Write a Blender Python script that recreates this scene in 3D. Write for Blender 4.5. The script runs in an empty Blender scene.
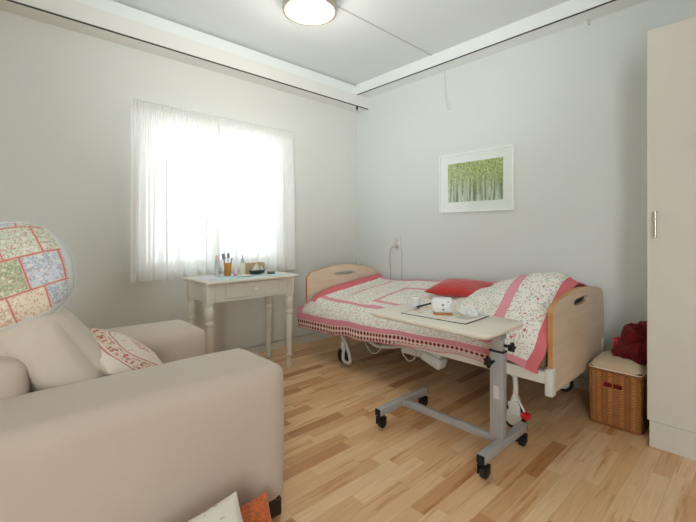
import bpy, bmesh, math, random
from mathutils import Vector, Matrix, noise
R = random.Random(7)
PI = math.pi
scene = bpy.context.scene
col = scene.collection

# ------------------------------------------------------------------ helpers
def lin(h):
    h = h.lstrip('#')
    out = []
    for i in (0, 2, 4):
        c = int(h[i:i+2], 16) / 255
        out.append(c / 12.92 if c <= .04045 else ((c + .055) / 1.055) ** 2.4)
    return (*out, 1)

class NT:
    """tiny node-tree writer"""
    def __init__(s, name):
        s.mat = bpy.data.materials.new(name)
        s.mat.use_nodes = True
        s.t = s.mat.node_tree
        s.t.nodes.clear()
        s.out = s.t.nodes.new('ShaderNodeOutputMaterial')
    def set(s, sock, v):
        if isinstance(v, bpy.types.NodeSocket):
            s.t.links.new(v, sock)
        elif v is not None:
            if hasattr(sock, 'default_value'):
                try: sock.default_value = v
                except Exception: sock.default_value = v[:3]
    def n(s, typ, out=0, props=None, **ins):
        nd = s.t.nodes.new('ShaderNode' + typ)
        for k, v in (props or {}).items(): setattr(nd, k, v)
        for k, v in ins.items():
            key = k.replace('_', ' ')
            if key.startswith('i') and key[1:].isdigit(): sock = nd.inputs[int(key[1:])]
            else: sock = nd.inputs[key]
            s.set(sock, v)
        return nd.outputs[out]
    def m(s, op, a, b=None, c=None):
        nd = s.t.nodes.new('ShaderNodeMath'); nd.operation = op
        for i, v in enumerate((a, b, c)):
            if v is not None: s.set(nd.inputs[i], v)
        return nd.outputs[0]
    def mix(s, f, a, b, mode='MIX'):
        nd = s.t.nodes.new('ShaderNodeMix'); nd.data_type = 'RGBA'; nd.blend_type = mode
        s.set(nd.inputs[0], f); s.set(nd.inputs[6], a); s.set(nd.inputs[7], b)
        return nd.outputs[2]
    def ramp(s, f, stops, const=False):
        nd = s.t.nodes.new('ShaderNodeValToRGB')
        cr = nd.color_ramp
        if const: cr.interpolation = 'CONSTANT'
        while len(cr.elements) < len(stops): cr.elements.new(1)
        for e, (p, c) in zip(cr.elements, stops):
            e.position = p; e.color = c
        s.set(nd.inputs[0], f)
        return nd.outputs[0]
    def xyz(s, v):
        nd = s.t.nodes.new('ShaderNodeSeparateXYZ'); s.set(nd.inputs[0], v)
        return nd.outputs[0], nd.outputs[1], nd.outputs[2]
    def comb(s, x=0, y=0, z=0):
        return s.n('CombineXYZ', X=x, Y=y, Z=z)
    def coord(s, kind='Object'):
        nd = s.t.nodes.new('ShaderNodeTexCoord'); return nd.outputs[kind]
    def mapping(s, v, scale=(1, 1, 1), rot=(0, 0, 0), loc=(0, 0, 0)):
        return s.n('Mapping', Vector=v, Location=loc, Rotation=rot, Scale=scale)
    def noise(s, v, scale, detail=3, out='Fac', rough=.5):
        nd = s.t.nodes.new('ShaderNodeTexNoise')
        s.set(nd.inputs['Vector'], v); nd.inputs['Scale'].default_value = scale
        nd.inputs['Detail'].default_value = detail; nd.inputs['Roughness'].default_value = rough
        return nd.outputs[0 if out == 'Fac' else 1]
    def vor(s, v, scale, out='Distance', feature='F1', rand=1):
        nd = s.t.nodes.new('ShaderNodeTexVoronoi'); nd.feature = feature
        s.set(nd.inputs['Vector'], v); nd.inputs['Scale'].default_value = scale
        nd.inputs['Randomness'].default_value = rand
        return nd.outputs[out]
    def bump(s, h, strength=.3, dist=.002):
        return s.n('Bump', Strength=strength, Distance=dist, Height=h)
    def bsdf(s, color, rough=.5, spec=.5, metal=0, normal=None, **kw):
        nd = s.t.nodes.new('ShaderNodeBsdfPrincipled')
        s.set(nd.inputs['Base Color'], color); s.set(nd.inputs['Roughness'], rough)
        s.set(nd.inputs['Specular IOR Level'], spec); s.set(nd.inputs['Metallic'], metal)
        if normal is not None: s.set(nd.inputs['Normal'], normal)
        for k, v in kw.items(): s.set(nd.inputs[k.replace('_', ' ')], v)
        return nd.outputs[0]
    def done(s, sh):
        s.t.links.new(sh, s.out.inputs[0]); return s.mat

def plain(name, hexc, rough=.5, spec=.5, metal=0, var=.06, scale=14, bump=0, bscale=200, **kw):
    t = NT(name); co = t.coord()
    c = lin(hexc)
    f = t.noise(co, scale, 3)
    a = tuple(x * (1 - var) for x in c[:3]) + (1,)
    b = tuple(min(1, x * (1 + var)) for x in c[:3]) + (1,)
    colr = t.mix(f, a, b)
    nrm = t.bump(t.noise(co, bscale, 2), bump, .002) if bump else None
    return t.done(t.bsdf(colr, rough, spec, metal, nrm, **kw))

def linkmesh(name, bm, mat, parent=None, smooth=True, M=None, angle=40):
    me = bpy.data.meshes.new(name)
    if M is not None: bm.transform(M)
    bmesh.ops.recalc_face_normals(bm, faces=bm.faces[:])
    bm.to_mesh(me); bm.free()
    me.materials.append(mat)
    if smooth:
        me.polygons.foreach_set('use_smooth', [True] * len(me.polygons))
        try: me.set_sharp_from_angle(angle=math.radians(angle))
        except Exception: pass
    o = bpy.data.objects.new(name, me); col.objects.link(o)
    if parent is not None:
        o.parent = parent
        o.matrix_parent_inverse = Matrix.Translation(-Vector(world_loc(parent)))
    return o

def world_loc(o):
    # parents here are only ever translated
    if o.type == 'EMPTY': return o.location.copy()
    return Vector((0, 0, 0))

def tag(o, label, cat, group=None, kind=None):
    o['label'] = label; o['category'] = cat
    if group: o['group'] = group
    if kind: o['kind'] = kind
    return o

def thing(name, label, cat, loc=(0, 0, 0), group=None):
    o = bpy.data.objects.new(name, None); col.objects.link(o)
    o.location = loc; o.empty_display_size = .05
    return tag(o, label, cat, group)

def struct(name, bm, mat, parent=None, smooth=False):
    o = linkmesh(name, bm, mat, parent, smooth)
    o['kind'] = 'structure'
    return o

def box(bm, x0, x1, y0, y1, z0, z1, bev=0, seg=2):
    vs = [bm.verts.new((x, y, z)) for x in (x0, x1) for y in (y0, y1) for z in (z0, z1)]
    q = [(0, 1, 3, 2), (4, 6, 7, 5), (0, 4, 5, 1), (2, 3, 7, 6), (0, 2, 6, 4), (1, 5, 7, 3)]
    fs = [bm.faces.new([vs[i] for i in f]) for f in q]
    if bev:
        es = list({e for f in fs for e in f.edges})
        bmesh.ops.bevel(bm, geom=es, offset=bev, segments=seg, profile=.5, affect='EDGES')
    return bm

def B(*a, **k):
    return box(bmesh.new(), *a, **k)

def obox(bm, c, ax, ay, az, sx, sy, sz, bev=0, seg=2):
    """oriented box: centre, three axes, sizes"""
    b2 = bmesh.new(); box(b2, -sx/2, sx/2, -sy/2, sy/2, -sz/2, sz/2, bev, seg)
    M = Matrix((Vector(ax).normalized(), Vector(ay).normalized(), Vector(az).normalized())).transposed().to_4x4()
    M.translation = c
    b2.transform(M); merge(bm, b2)
    return bm

def merge(bm, b2):
    me = bpy.data.meshes.new('tmp'); b2.to_mesh(me); b2.free()
    bm.from_mesh(me); bpy.data.meshes.remove(me)

def lathe(bm, prof, c=(0, 0, 0), n=24, M=None):
    """prof: list of (radius, z)"""
    rings = []
    for r, z in prof:
        if r < 1e-5: rings.append([bm.verts.new((c[0], c[1], c[2] + z))])
        else: rings.append([bm.verts.new((c[0] + r*math.cos(2*PI*i/n), c[1] + r*math.sin(2*PI*i/n), c[2] + z)) for i in range(n)])
    allv = [v for r in rings for v in r]
    for a, b in zip(rings, rings[1:]):
        for i in range(n):
            j = (i + 1) % n
            if len(a) == 1 and len(b) == 1: continue
            if len(a) == 1: bm.faces.new((a[0], b[j], b[i]))
            elif len(b) == 1: bm.faces.new((a[i], a[j], b[0]))
            else: bm.faces.new((a[i], a[j], b[j], b[i]))
    if len(rings[0]) > 1: bm.faces.new(rings[0][::-1])
    if len(rings[-1]) > 1: bm.faces.new(rings[-1])
    if M is not None: bmesh.ops.transform(bm, matrix=M, verts=allv)
    return bm

def cyl(bm, p0, p1, r, n=16, bev=0):
    p0, p1 = Vector(p0), Vector(p1); d = p1 - p0; L = d.length
    M = Matrix.Translation(p0) @ d.to_track_quat('Z', 'Y').to_matrix().to_4x4()
    b = min(bev, r*.5, L*.4)
    prof = [(r - b, 0), (r, b), (r, L - b), (r - b, L)] if b else [(r, 0), (r, L)]
    return lathe(bm, [(0, prof[0][1])] + prof + [(0, prof[-1][1])], (0, 0, 0), n, M)

def tube(bm, pts, r, n=8, closed=False, sub=6):
    pts = [Vector(p) for p in pts]
    if sub > 1 and len(pts) > 2:          # Catmull-Rom
        out = []
        P = [pts[0]*2 - pts[1]] + pts + [pts[-1]*2 - pts[-2]]
        for i in range(1, len(P) - 2):
            a, b, c, d = P[i-1:i+3]
            for k in range(sub):
                t = k / sub
                out.append(.5*((2*b) + (c-a)*t + (2*a-5*b+4*c-d)*t*t + (3*b-a-3*c+d)*t**3))
        out.append(pts[-1]); pts = out
    rings = []; up = Vector((0, 0, 1))
    prev = None
    for i, p in enumerate(pts):
        d = (pts[min(i+1, len(pts)-1)] - pts[max(i-1, 0)]).normalized()
        if prev is None:
            s = d.cross(up)
            if s.length < 1e-3: s = d.cross(Vector((1, 0, 0)))
        else: s = prev - d*prev.dot(d)
        s.normalize(); prev = s; u = d.cross(s)
        rr = r(i/(len(pts)-1)) if callable(r) else r
        rings.append([bm.verts.new(p + rr*(math.cos(2*PI*k/n)*s + math.sin(2*PI*k/n)*u)) for k in range(n)])
    for a, b in zip(rings, rings[1:]):
        for k in range(n): bm.faces.new((a[k], a[(k+1) % n], b[(k+1) % n], b[k]))
    bm.faces.new(rings[0][::-1]); bm.faces.new(rings[-1])
    return bm

def grid(bm, nu, nv, fn, uvfn=None):
    """surface fn(u,v)->xyz with uv layer"""
    uvl = bm.loops.layers.uv.verify()
    V = [[bm.verts.new(fn(i/nu, j/nv)) for j in range(nv+1)] for i in range(nu+1)]
    for i in range(nu):
        for j in range(nv):
            f = bm.faces.new((V[i][j], V[i+1][j], V[i+1][j+1], V[i][j+1]))
            for l, (a, b) in zip(f.loops, ((i, j), (i+1, j), (i+1, j+1), (i, j+1))):
                l[uvl].uv = uvfn(a/nu, b/nv) if uvfn else (a/nu, b/nv)
    return V

def frame(right, up):
    r = Vector(right).normalized(); u = Vector(up); u = (u - r*u.dot(r)).normalized(); n = r.cross(u)
    return r, u, n

def place(c, right, up):
    r, u, n = frame(right, up)
    M = Matrix((r, u, n)).transposed().to_4x4(); M.translation = c
    return M

def pillow(w, h, T, pinch=.07, p=2.4, n=40, wr=.004, seed=0, puff=.55, bulge=0):
    """soft cushion lying in the xy plane, uv on both faces"""
    bm = bmesh.new(); uvl = bm.loops.layers.uv.verify()
    def pos(a, b, s):
        x = w/2*a*(1 - pinch*(1 - b*b) + bulge*(1-b*b)); y = h/2*b*(1 - pinch*(1 - a*a) + bulge*(1-a*a))
        if bulge:                          # rounder outline
            k = 1 - .24*(abs(a*b))**1.7; x *= k; y *= k
        e = max(0, (1 - abs(a)**p)*(1 - abs(b)**p))
        z = s*T/2*e**puff
        q = Vector((x*9 + seed, y*9, s*3))
        z += wr*noise.noise(q)*min(1, e*4) + wr*.6*noise.noise(q*2.7)*min(1, e*4)
        return (x, y, z)
    for s in (1, -1):
        V = [[bm.verts.new(pos(2*i/n-1, 2*j/n-1, s)) for j in range(n+1)] for i in range(n+1)]
        for i in range(n):
            for j in range(n):
                idx = ((i, j), (i+1, j), (i+1, j+1), (i, j+1))
                f = bm.faces.new([V[a][b] for a, b in idx])
                for l, (a, b) in zip(f.loops, idx): l[uvl].uv = (a/n, b/n)
    bmesh.ops.remove_doubles(bm, verts=bm.verts[:], dist=1e-5)
    return bm

def pillow_edge(w, h, pinch, n=24, bulge=0):
    pts = []
    def xy(a, b):
        x = w/2*a*(1 - pinch*(1-b*b) + bulge*(1-b*b)); y = h/2*b*(1 - pinch*(1-a*a) + bulge*(1-a*a))
        if bulge:
            k = 1 - .24*(abs(a*b))**1.7; x *= k; y *= k
        return Vector((x, y, 0))
    for k in range(n): pts.append(xy(-1 + 2*k/n, -1))
    for k in range(n): pts.append(xy(1, -1 + 2*k/n))
    for k in range(n): pts.append(xy(1 - 2*k/n, 1))
    for k in range(n+1): pts.append(xy(-1, 1 - 2*k/n))
    return pts

def slab(bm, outline, holes, axis_fn, t):
    """extruded flat panel; outline/holes in 2D, axis_fn(a,b,d)->xyz"""
    from mathutils.geometry import delaunay_2d_cdt
    vs = []; es = []
    loops = [outline] + holes
    for lp in loops:
        s = len(vs); vs += [Vector(p) for p in lp]
        es += [(s+i, s+(i+1) % len(lp)) for i in range(len(lp))]
    rv, re, rf, *_ = delaunay_2d_cdt(vs, es, [], 0, 1e-6)
    def inside(p, lp):
        c = False
        for i in range(len(lp)):
            a, b = lp[i], lp[i-1]
            if (a[1] > p[1]) != (b[1] > p[1]) and p[0] < (b[0]-a[0])*(p[1]-a[1])/(b[1]-a[1]) + a[0]: c = not c
        return c
    F = []
    for f in rf:
        c = sum((rv[i] for i in f), Vector((0, 0)))/len(f)
        if inside(c, outline) and not any(inside(c, h) for h in holes): F.append(f)
    top = [bm.verts.new(axis_fn(v[0], v[1], t/2)) for v in rv]
    bot = [bm.verts.new(axis_fn(v[0], v[1], -t/2)) for v in rv]
    cnt = {}
    for f in F:
        bm.faces.new([top[i] for i in f]); bm.faces.new([bot[i] for i in reversed(f)])
        for i in range(len(f)):
            a, b = f[i], f[(i+1) % len(f)]
            k = (min(a, b), max(a, b)); cnt.setdefault(k, []).append((a, b))
    for k, l in cnt.items():
        if len(l) == 1:
            a, b = l[0]; bm.faces.new((top[b], top[a], bot[a], bot[b]))
    loose = [v for v in bm.verts if not v.link_faces]
    bmesh.ops.delete(bm, geom=loose, context='VERTS')
    return bm

def text_obj(name, body, size, M, mat, parent=None, ext=.0004):
    cu = bpy.data.curves.new(name, 'FONT'); cu.body = body; cu.size = size; cu.extrude = ext
    cu.align_x = 'CENTER'; cu.align_y = 'CENTER'
    o = bpy.data.objects.new(name, cu); col.objects.link(o)
    dg = bpy.context.evaluated_depsgraph_get(); me = bpy.data.meshes.new_from_object(o.evaluated_get(dg))
    bpy.data.objects.remove(o)
    bm = bmesh.new(); bm.from_mesh(me); bpy.data.meshes.remove(me)
    return linkmesh(name, bm, mat, parent, False, M)

def sm(a, b, x):
    t = max(0, min(1, (x-a)/(b-a))); return t*t*(3-2*t)

# ------------------------------------------------------------------ materials
def wall_mat(name, hexc, rough=.85):
    t = NT(name); co = t.coord()
    c = lin(hexc)
    f = t.noise(co, 1.3, 2)
    colr = t.mix(f, tuple(x*.97 for x in c[:3]) + (1,), tuple(min(1, x*1.02) for x in c[:3]) + (1,))
    return t.done(t.bsdf(colr, rough, .2, normal=t.bump(t.noise(co, 160, 3), .06, .003)))

M_wall = wall_mat('wall paint', '#D5DAD7')
M_wall_l = wall_mat('wall paint window side', '#D8D9D4')
M_ceil = wall_mat('ceiling paint', '#DADFE0')
M_trim = plain('white trim paint', '#DFDFDA', .45, .4, var=.02, scale=4)
M_trim_b = plain('upper fascia paint', '#E4E8E6', .5, .4, var=.02, scale=4)
M_gap = plain('dark gap', '#4E4C46', .8, .2)
M_base = plain('baseboard paint', '#D4D2CA', .4, .4, var=.03, scale=5)

def floor_mat():
    t = NT('strip parquet'); co = t.coord()
    x, y, z = t.xyz(co)
    w, L = .068, .46
    rowf = t.m('DIVIDE', x, w); row = t.m('FLOOR', rowf); fx = t.m('FRACT', rowf)
    off = t.n('TexWhiteNoise', props={'noise_dimensions': '1D'}, W=row)
    lenv = t.m('ADD', t.m('MULTIPLY', t.n('TexWhiteNoise', props={'noise_dimensions': '1D'}, W=t.m('ADD', row, 51.3)), .22), .36)
    yy = t.m('ADD', t.m('DIVIDE', y, lenv), t.m('MULTIPLY', off, 9.7))
    cell = t.m('FLOOR', yy); fy = t.m('FRACT', yy)
    rnd = t.n('TexWhiteNoise', props={'noise_dimensions': '2D'}, Vector=t.comb(row, cell, 0))
    rcol = t.n('TexWhiteNoise', out=1, props={'noise_dimensions': '2D'}, Vector=t.comb(t.m('ADD', row, 7), cell, 0))
    base = t.ramp(rnd, [(0, lin('#B98456')), (.12, lin('#CD9C6C')), (.3, lin('#DDB386')), (.55, lin('#E8C499')), (.8, lin('#EED1AA')), (1, lin('#E0B789'))])
    # grain running along each strip, shifted per strip
    gv = t.n('VectorMath', props={'operation': 'ADD'}, i0=t.comb(t.m('MULTIPLY', x, 26), t.m('MULTIPLY', y, 1.7), 0),
             i1=t.n('VectorMath', props={'operation': 'SCALE'}, i0=rcol, Scale=40))
    g1 = t.noise(gv, 1.0, 4, rough=.6)
    g2 = t.noise(gv, 3.4, 3)
    dark = t.ramp(g1, [(.3, (1, 1, 1, 1)), (.56, (1, 1, 1, 1)), (.68, lin('#D9B48C')), (.8, lin('#BE8E60'))])
    c1 = t.mix(.85, base, dark, 'MULTIPLY')
    c2 = t.mix(.28, c1, t.ramp(g2, [(.3, lin('#F6E6CF')), (.7, lin('#B98D62'))]), 'MULTIPLY')
    # seams
    ex = t.m('MINIMUM', fx, t.m('SUBTRACT', 1, fx)); ey = t.m('MULTIPLY', t.m('MINIMUM', fy, t.m('SUBTRACT', 1, fy)), 6.6)
    e = t.m('MINIMUM', ex, ey)
    seam = t.m('LESS_THAN', e, .012)
    c3 = t.mix(t.m('MULTIPLY', seam, .35), c2, lin('#8A6240'))
    return t.done(t.bsdf(c3, .30, .45, normal=t.bump(t.m('SUBTRACT', 1, seam), .1, .001)))
M_floor = floor_mat()

def fabric(name, hexc, rough=.9, scale=500, var=.07, big=3.0):
    t = NT(name); co = t.coord(); c = lin(hexc)
    f = t.m('ADD', t.m('MULTIPLY', t.noise(co, big, 4), .7), t.m('MULTIPLY', t.noise(co, 60, 3), .3))
    colr = t.mix(f, tuple(x*(1-var) for x in c[:3]) + (1,), tuple(min(1, x*(1+var)) for x in c[:3]) + (1,))
    return t.done(t.bsdf(colr, rough, .25, normal=t.bump(t.noise(co, scale, 2), .12, .001), Sheen_Weight=.25))
M_sofa = fabric('cream microfibre', '#C2B4A6')
M_sofac = fabric('cream microfibre cushion', '#CCC0B3')

def curtain_mat():
    t = NT('sheer white curtain'); co = t.coord()
    x, y, z = t.xyz(co)
    weave = t.noise(t.mapping(co, (1, 60, 3)), 8, 2)
    c = t.mix(weave, lin('#EEEFED'), lin('#FAFAFA'))
    d = t.n('BsdfDiffuse', Color=c); tr = t.n('BsdfTranslucent', Color=c); tp = t.n('BsdfTransparent', Color=(1, 1, 1, 1))
    # a sheer cloth is denser where its folds turn edge-on
    face = t.n('LayerWeight', out=1, Blend=.5)
    op = t.m('MULTIPLY', t.m('POWER', t.m('SUBTRACT', 1, face), 1.5), .10)
    a = t.n('MixShader', i0=t.m('ADD', .06, t.m('MULTIPLY', t.m('POWER', t.m('SUBTRACT', 1, face), 1.5), .28)), i1=d, i2=tr)
    return t.done(t.n('MixShader', i0=op, i1=a, i2=tp))
M_curtain = curtain_mat()
def curtain_head_mat():
    t = NT('gathered curtain tape'); co = t.coord()
    c = t.mix(t.noise(t.mapping(co, (1, 80, 1)), 4, 2), lin('#E9EAE7'), lin('#FBFBFA'))
    d = t.n('BsdfDiffuse', Color=c); tr = t.n('BsdfTranslucent', Color=c)
    return t.done(t.n('MixShader', i0=.42, i1=d, i2=tr))
M_chead = curtain_head_mat()

M_table = plain('worn cream paint', '#DAD6CA', .5, .4, var=.09, scale=9)
M_knob = plain('white porcelain', '#F1F0EC', .2, .6)

def wood_mat(name, a, b, axis=(1, 1, 14), rough=.45, s=1.2):
    t = NT(name); co = t.coord()
    f = t.noise(t.mapping(co, axis), s, 4, rough=.6)
    c = t.ramp(f, [(.3, lin(a)), (.7, lin(b))])
    return t.done(t.bsdf(c, rough, .4))
M_beech = wood_mat('pale beech laminate', '#D6BFA6', '#DFCDB8', (2, 2, 30), .45)
M_beech_e = wood_mat('beech edge', '#B57F4C', '#C8935E', (2, 2, 30), .5)
M_bedmetal = plain('cream powder coat', '#DDDAD0', .4, .5, var=.02)
M_plastic = plain('white plastic', '#DAD9D4', .4, .5, var=.02)
M_greyplastic = plain('light grey plastic', '#C9C8C2', .45, .5, var=.02)
M_black = plain('black rubber', '#1B1B1C', .55, .4, var=.1)
M_red = plain('red plastic', '#D2222B', .35, .5)
M_steel = plain('grey painted steel', '#A9A9A9', .36, .5, .25, var=.03)
M_chrome = plain('brushed steel', '#C9C7C2', .22, .5, 1, var=.03)
M_mattress = fabric('mattress ticking', '#8E7B63')
M_hose = plain('grey hose', '#BDBAB2', .5, .4)

def quilt_mat():
    t = NT('floral patchwork bedspread'); uv = t.coord('UV')
    u, v, _ = t.xyz(uv)
    # scattered tiny flowers and leaves
    base = lin('#EBEAE4')
    v1 = t.vor(uv, 95, 'Distance'); k1 = t.vor(uv, 95, 'Color')
    r1, g1, b1 = t.xyz(k1)
    colr = t.ramp(r1, [(0, lin('#9BA194')), (.36, lin('#BABDB0')), (.66, lin('#DDB4B4')), (.84, lin('#CC8084')), (.92, lin('#989CA4'))], True)
    dot = t.m('MULTIPLY', t.m('LESS_THAN', v1, .46), t.m('GREATER_THAN', g1, .30))
    c = t.mix(t.m('MULTIPLY', dot, .72), base, colr)
    v2 = t.vor(uv, 34, 'Distance'); k2 = t.vor(uv, 34, 'Color')
    r2, g2, b2 = t.xyz(k2)
    colr2 = t.ramp(r2, [(0, lin('#CC5C63')), (.3, lin('#DDA1A5')), (.62, lin('#A7AE98')), (.85, lin('#DDB9B0'))], True)
    n2 = t.noise(uv, 150, 2)
    fl = t.m('MULTIPLY', t.m('LESS_THAN', t.m('ADD', v2, t.m('MULTIPLY', t.m('SUBTRACT', n2, .5), .5)), .22), t.m('GREATER_THAN', g2, .35))
    # flowers are denser and redder towards the pillow end
    headd = t.m('MULTIPLY', t.m('SUBTRACT', u, 1.75), 3.2)
    headd = t.m('ADD', .45, t.m('MULTIPLY', t.m('MINIMUM', t.m('MAXIMUM', headd, 0), 1), .5))
    c = t.mix(t.m('MULTIPLY', fl, headd), c, colr2)
    # plain pale patch blocks
    pn = t.noise(uv, 400, 2)
    pink = t.mix(pn, lin('#D98698'), lin('#E3A0AE'))
    coral = t.mix(pn, lin('#D56A72'), lin('#DE8088'))
    def rect(u0, u1, v0, v1):
        a = t.m('MULTIPLY', t.m('GREATER_THAN', u, u0), t.m('LESS_THAN', u, u1))
        b = t.m('MULTIPLY', t.m('GREATER_THAN', v, v0), t.m('LESS_THAN', v, v1))
        return t.m('MULTIPLY', a, b)
    mask = None
    for r in ((.40, 1.17, -.875, -.815), (.93, 1.70, -.745, -.70), (.93, .975, -.70, -.30), (.93, 1.75, -.34, -.30), (.60, .625, -.66, -.12),
              (2.03, 2.10, -1.02, -.08), (.36, 2.38, -.085, -.02)):
        k = rect(*r); mask = k if mask is None else t.m('MAXIMUM', mask, k)
    c = t.mix(t.m('MULTIPLY', mask, .92), c, pink)
    hem = t.m('LESS_THAN', v, -1.085)
    hem = t.m('MAXIMUM', hem, t.m('LESS_THAN', u, .43))
    c = t.mix(hem, c, pink)
    c = t.mix(t.m('MAXIMUM', t.m('MULTIPLY', t.m('LESS_THAN', u, .43), t.m('GREATER_THAN', v, -.93)), t.m('GREATER_THAN', u, 2.315)), c, coral)  # foot hem redder than the pink: its shade is put into the colour
    # quilting stitches
    q = t.m('ADD', t.m('ABSOLUTE', t.m('SUBTRACT', t.m('FRACT', t.m('MULTIPLY', u, 11)), .5)), t.m('ABSOLUTE', t.m('SUBTRACT', t.m('FRACT', t.m('MULTIPLY', v, 11)), .5)))
    h = t.m('ADD', t.noise(uv, 30, 3), t.m('MULTIPLY', t.m('MINIMUM', q, .5), .6))
    return t.done(t.bsdf(c, .9, .2, normal=t.bump(h, .35, .006)))
M_quilt = quilt_mat()

def lace_mat():
    t = NT('crocheted lace'); uv = t.coord('UV')
    u, v, _ = t.xyz(uv)
    fu = t.m('SUBTRACT', t.m('FRACT', t.m('MULTIPLY', u, 31)), .5)
    fv = t.m('SUBTRACT', t.m('FRACT', t.m('MULTIPLY', v, 2)), .5)
    d = t.m('SQRT', t.m('ADD', t.m('MULTIPLY', fu, fu), t.m('MULTIPLY', fv, fv)))
    hole = t.m('LESS_THAN', d, .33)
    ring = t.m('LESS_THAN', t.m('ABSOLUTE', t.m('SUBTRACT', d, .40)), .06)
    c = t.mix(ring, lin('#E7D5C8'), lin('#DDA6A2'))
    c = t.mix(t.m('GREATER_THAN', v, .93), c, lin('#C9707A'))
    sh = t.bsdf(c, .9, .2)
    tp = t.n('BsdfTransparent', Color=(1, 1, 1, 1))
    solid = t.m('LESS_THAN', v, .05)
    return t.done(t.n('MixShader', i0=t.m('MULTIPLY', hole, t.m('SUBTRACT', 1, solid)), i1=sh, i2=tp))
M_lace = lace_mat()
M_lining = fabric('deep red lining', '#7C2A31')

M_redcush = None
def satin(name, hexc, hex2, rough=.45):
    t = NT(name); co = t.coord()
    c = t.mix(t.noise(co, 7, 3), lin(hexc), lin(hex2))
    return t.done(t.bsdf(c, rough, .4, normal=t.bump(t.noise(co, 300, 2), .1, .001), Sheen_Weight=.3))
M_redcush = satin('red satin', '#B31412', '#CB261F', .55)
M_tabletop = plain('cream laminate', '#E4DFD2', .35, .45, var=.02)
M_orange = satin('orange silk', '#D9602E', '#E47B3E', .5)

# ------------------------------------------------------------------ room shell
RX, RY, H = 4.7, -4.7, 2.66
struct('floor', B(-.15, RX+.1, RY-.1, .1, -.08, 0), M_floor)
struct('ceiling', B(-.15, RX+.1, RY-.1, .1, H, H+.1), M_ceil)
WY0, WY1, WZ0, WZ1 = -2.23, -.99, .80, 1.96
bm = bmesh.new()
box(bm, -.15, 0, RY-.1, WY0, 0, H); box(bm, -.15, 0, WY1, .1, 0, H)
box(bm, -.15, 0, WY0, WY1, 0, WZ0); box(bm, -.15, 0, WY0, WY1, WZ1, H)
struct('wall_left', bm, M_wall_l)
struct('wall_right', B(0, RX+.1, 0, .1, 0, H), M_wall)
struct('wall_far', B(RX, RX+.1, RY, 0, 0, H), M_wall)
struct('wall_behind', B(0, RX, RY-.1, RY, 0, H), M_wall)
bm = B(0, .012, RY, 0, 0, .07); box(bm, 0, .016, RY, 0, .062, .07)
struct('baseboard_left', bm, M_base)
bm = B(.016, 2.72, -.012, 0, 0, .085); box(bm, .016, 2.72, -.018, 0, .066, .085)
struct('baseboard_right', bm, M_base)
# fascia boxes round the ceiling
t1 = struct('trim_1', B(0, .178, RY, 0, 2.437, 2.553), M_trim)
struct('fascia_upper', B(0, .166, RY, 0, 2.553, 2.642), M_trim_b, t1)
struct('fascia_recess', B(0, .14, RY, 0, 2.642, H), M_base, t1)
struct('shadow_gap', B(.166, .180, RY, -.002, 2.431, 2.437), M_gap, t1)
t2 = struct('trim_2', B(.166, RX, -.17, 0, 2.556, H), M_trim_b)
struct('shadow_gap', B(.172, RX, -.171, -.160, 2.550, 2.556), M_gap, t2)
struct('trim_3', B(1.115, 1.127, RY, -.17, H-.004, H), plain('ceiling joint', '#B9BCBA', .8, .2))
# window
win = struct('window_1', B(-.13, -.05, WY0, WY0+.06, WZ0, WZ1), M_trim)
struct('window_frame', B(-.13, -.05, WY1-.06, WY1, WZ0, WZ1), M_trim, win)
struct('window_frame', B(-.13, -.05, WY0+.06, WY1-.06, WZ0, WZ0+.06), M_trim, win)
struct('window_frame', B(-.13, -.05, WY0+.06, WY1-.06, WZ1-.06, WZ1), M_trim, win)
struct('window_mullion', B(-.13, -.05, -1.64, -1.58, WZ0+.06, WZ1-.06), M_trim, win)
struct('window_sill', B(-.06, .012, WY0-.02, WY1+.02, WZ0-.03, WZ0), M_trim, win)
def glass_mat():
    t = NT('clear glass')
    g = t.n('BsdfGlossy', Color=(1, 1, 1, 1), Roughness=.02); tp = t.n('BsdfTransparent', Color=(.97, .98, .98, 1))
    fr = t.m('ADD', .04, t.m('MULTIPLY', t.m('POWER', t.n('LayerWeight', out=1, Blend=.5), 5), .9))
    return t.done(t.n('MixShader', i0=fr, i1=tp, i2=g))
M_glass = glass_mat()
struct('window_pane', B(-.098, -.092, WY0+.055, WY1-.055, WZ0+.055, WZ1-.055), M_glass, win)

struct('sky_blocker', B(-1.3, -.15, -3.4, .4, 2.02, 2.16), plain('sky blocker grey', '#A9ABA8', .8))  # added unseen slab outside, darkens the sky behind the curtain tops

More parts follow.
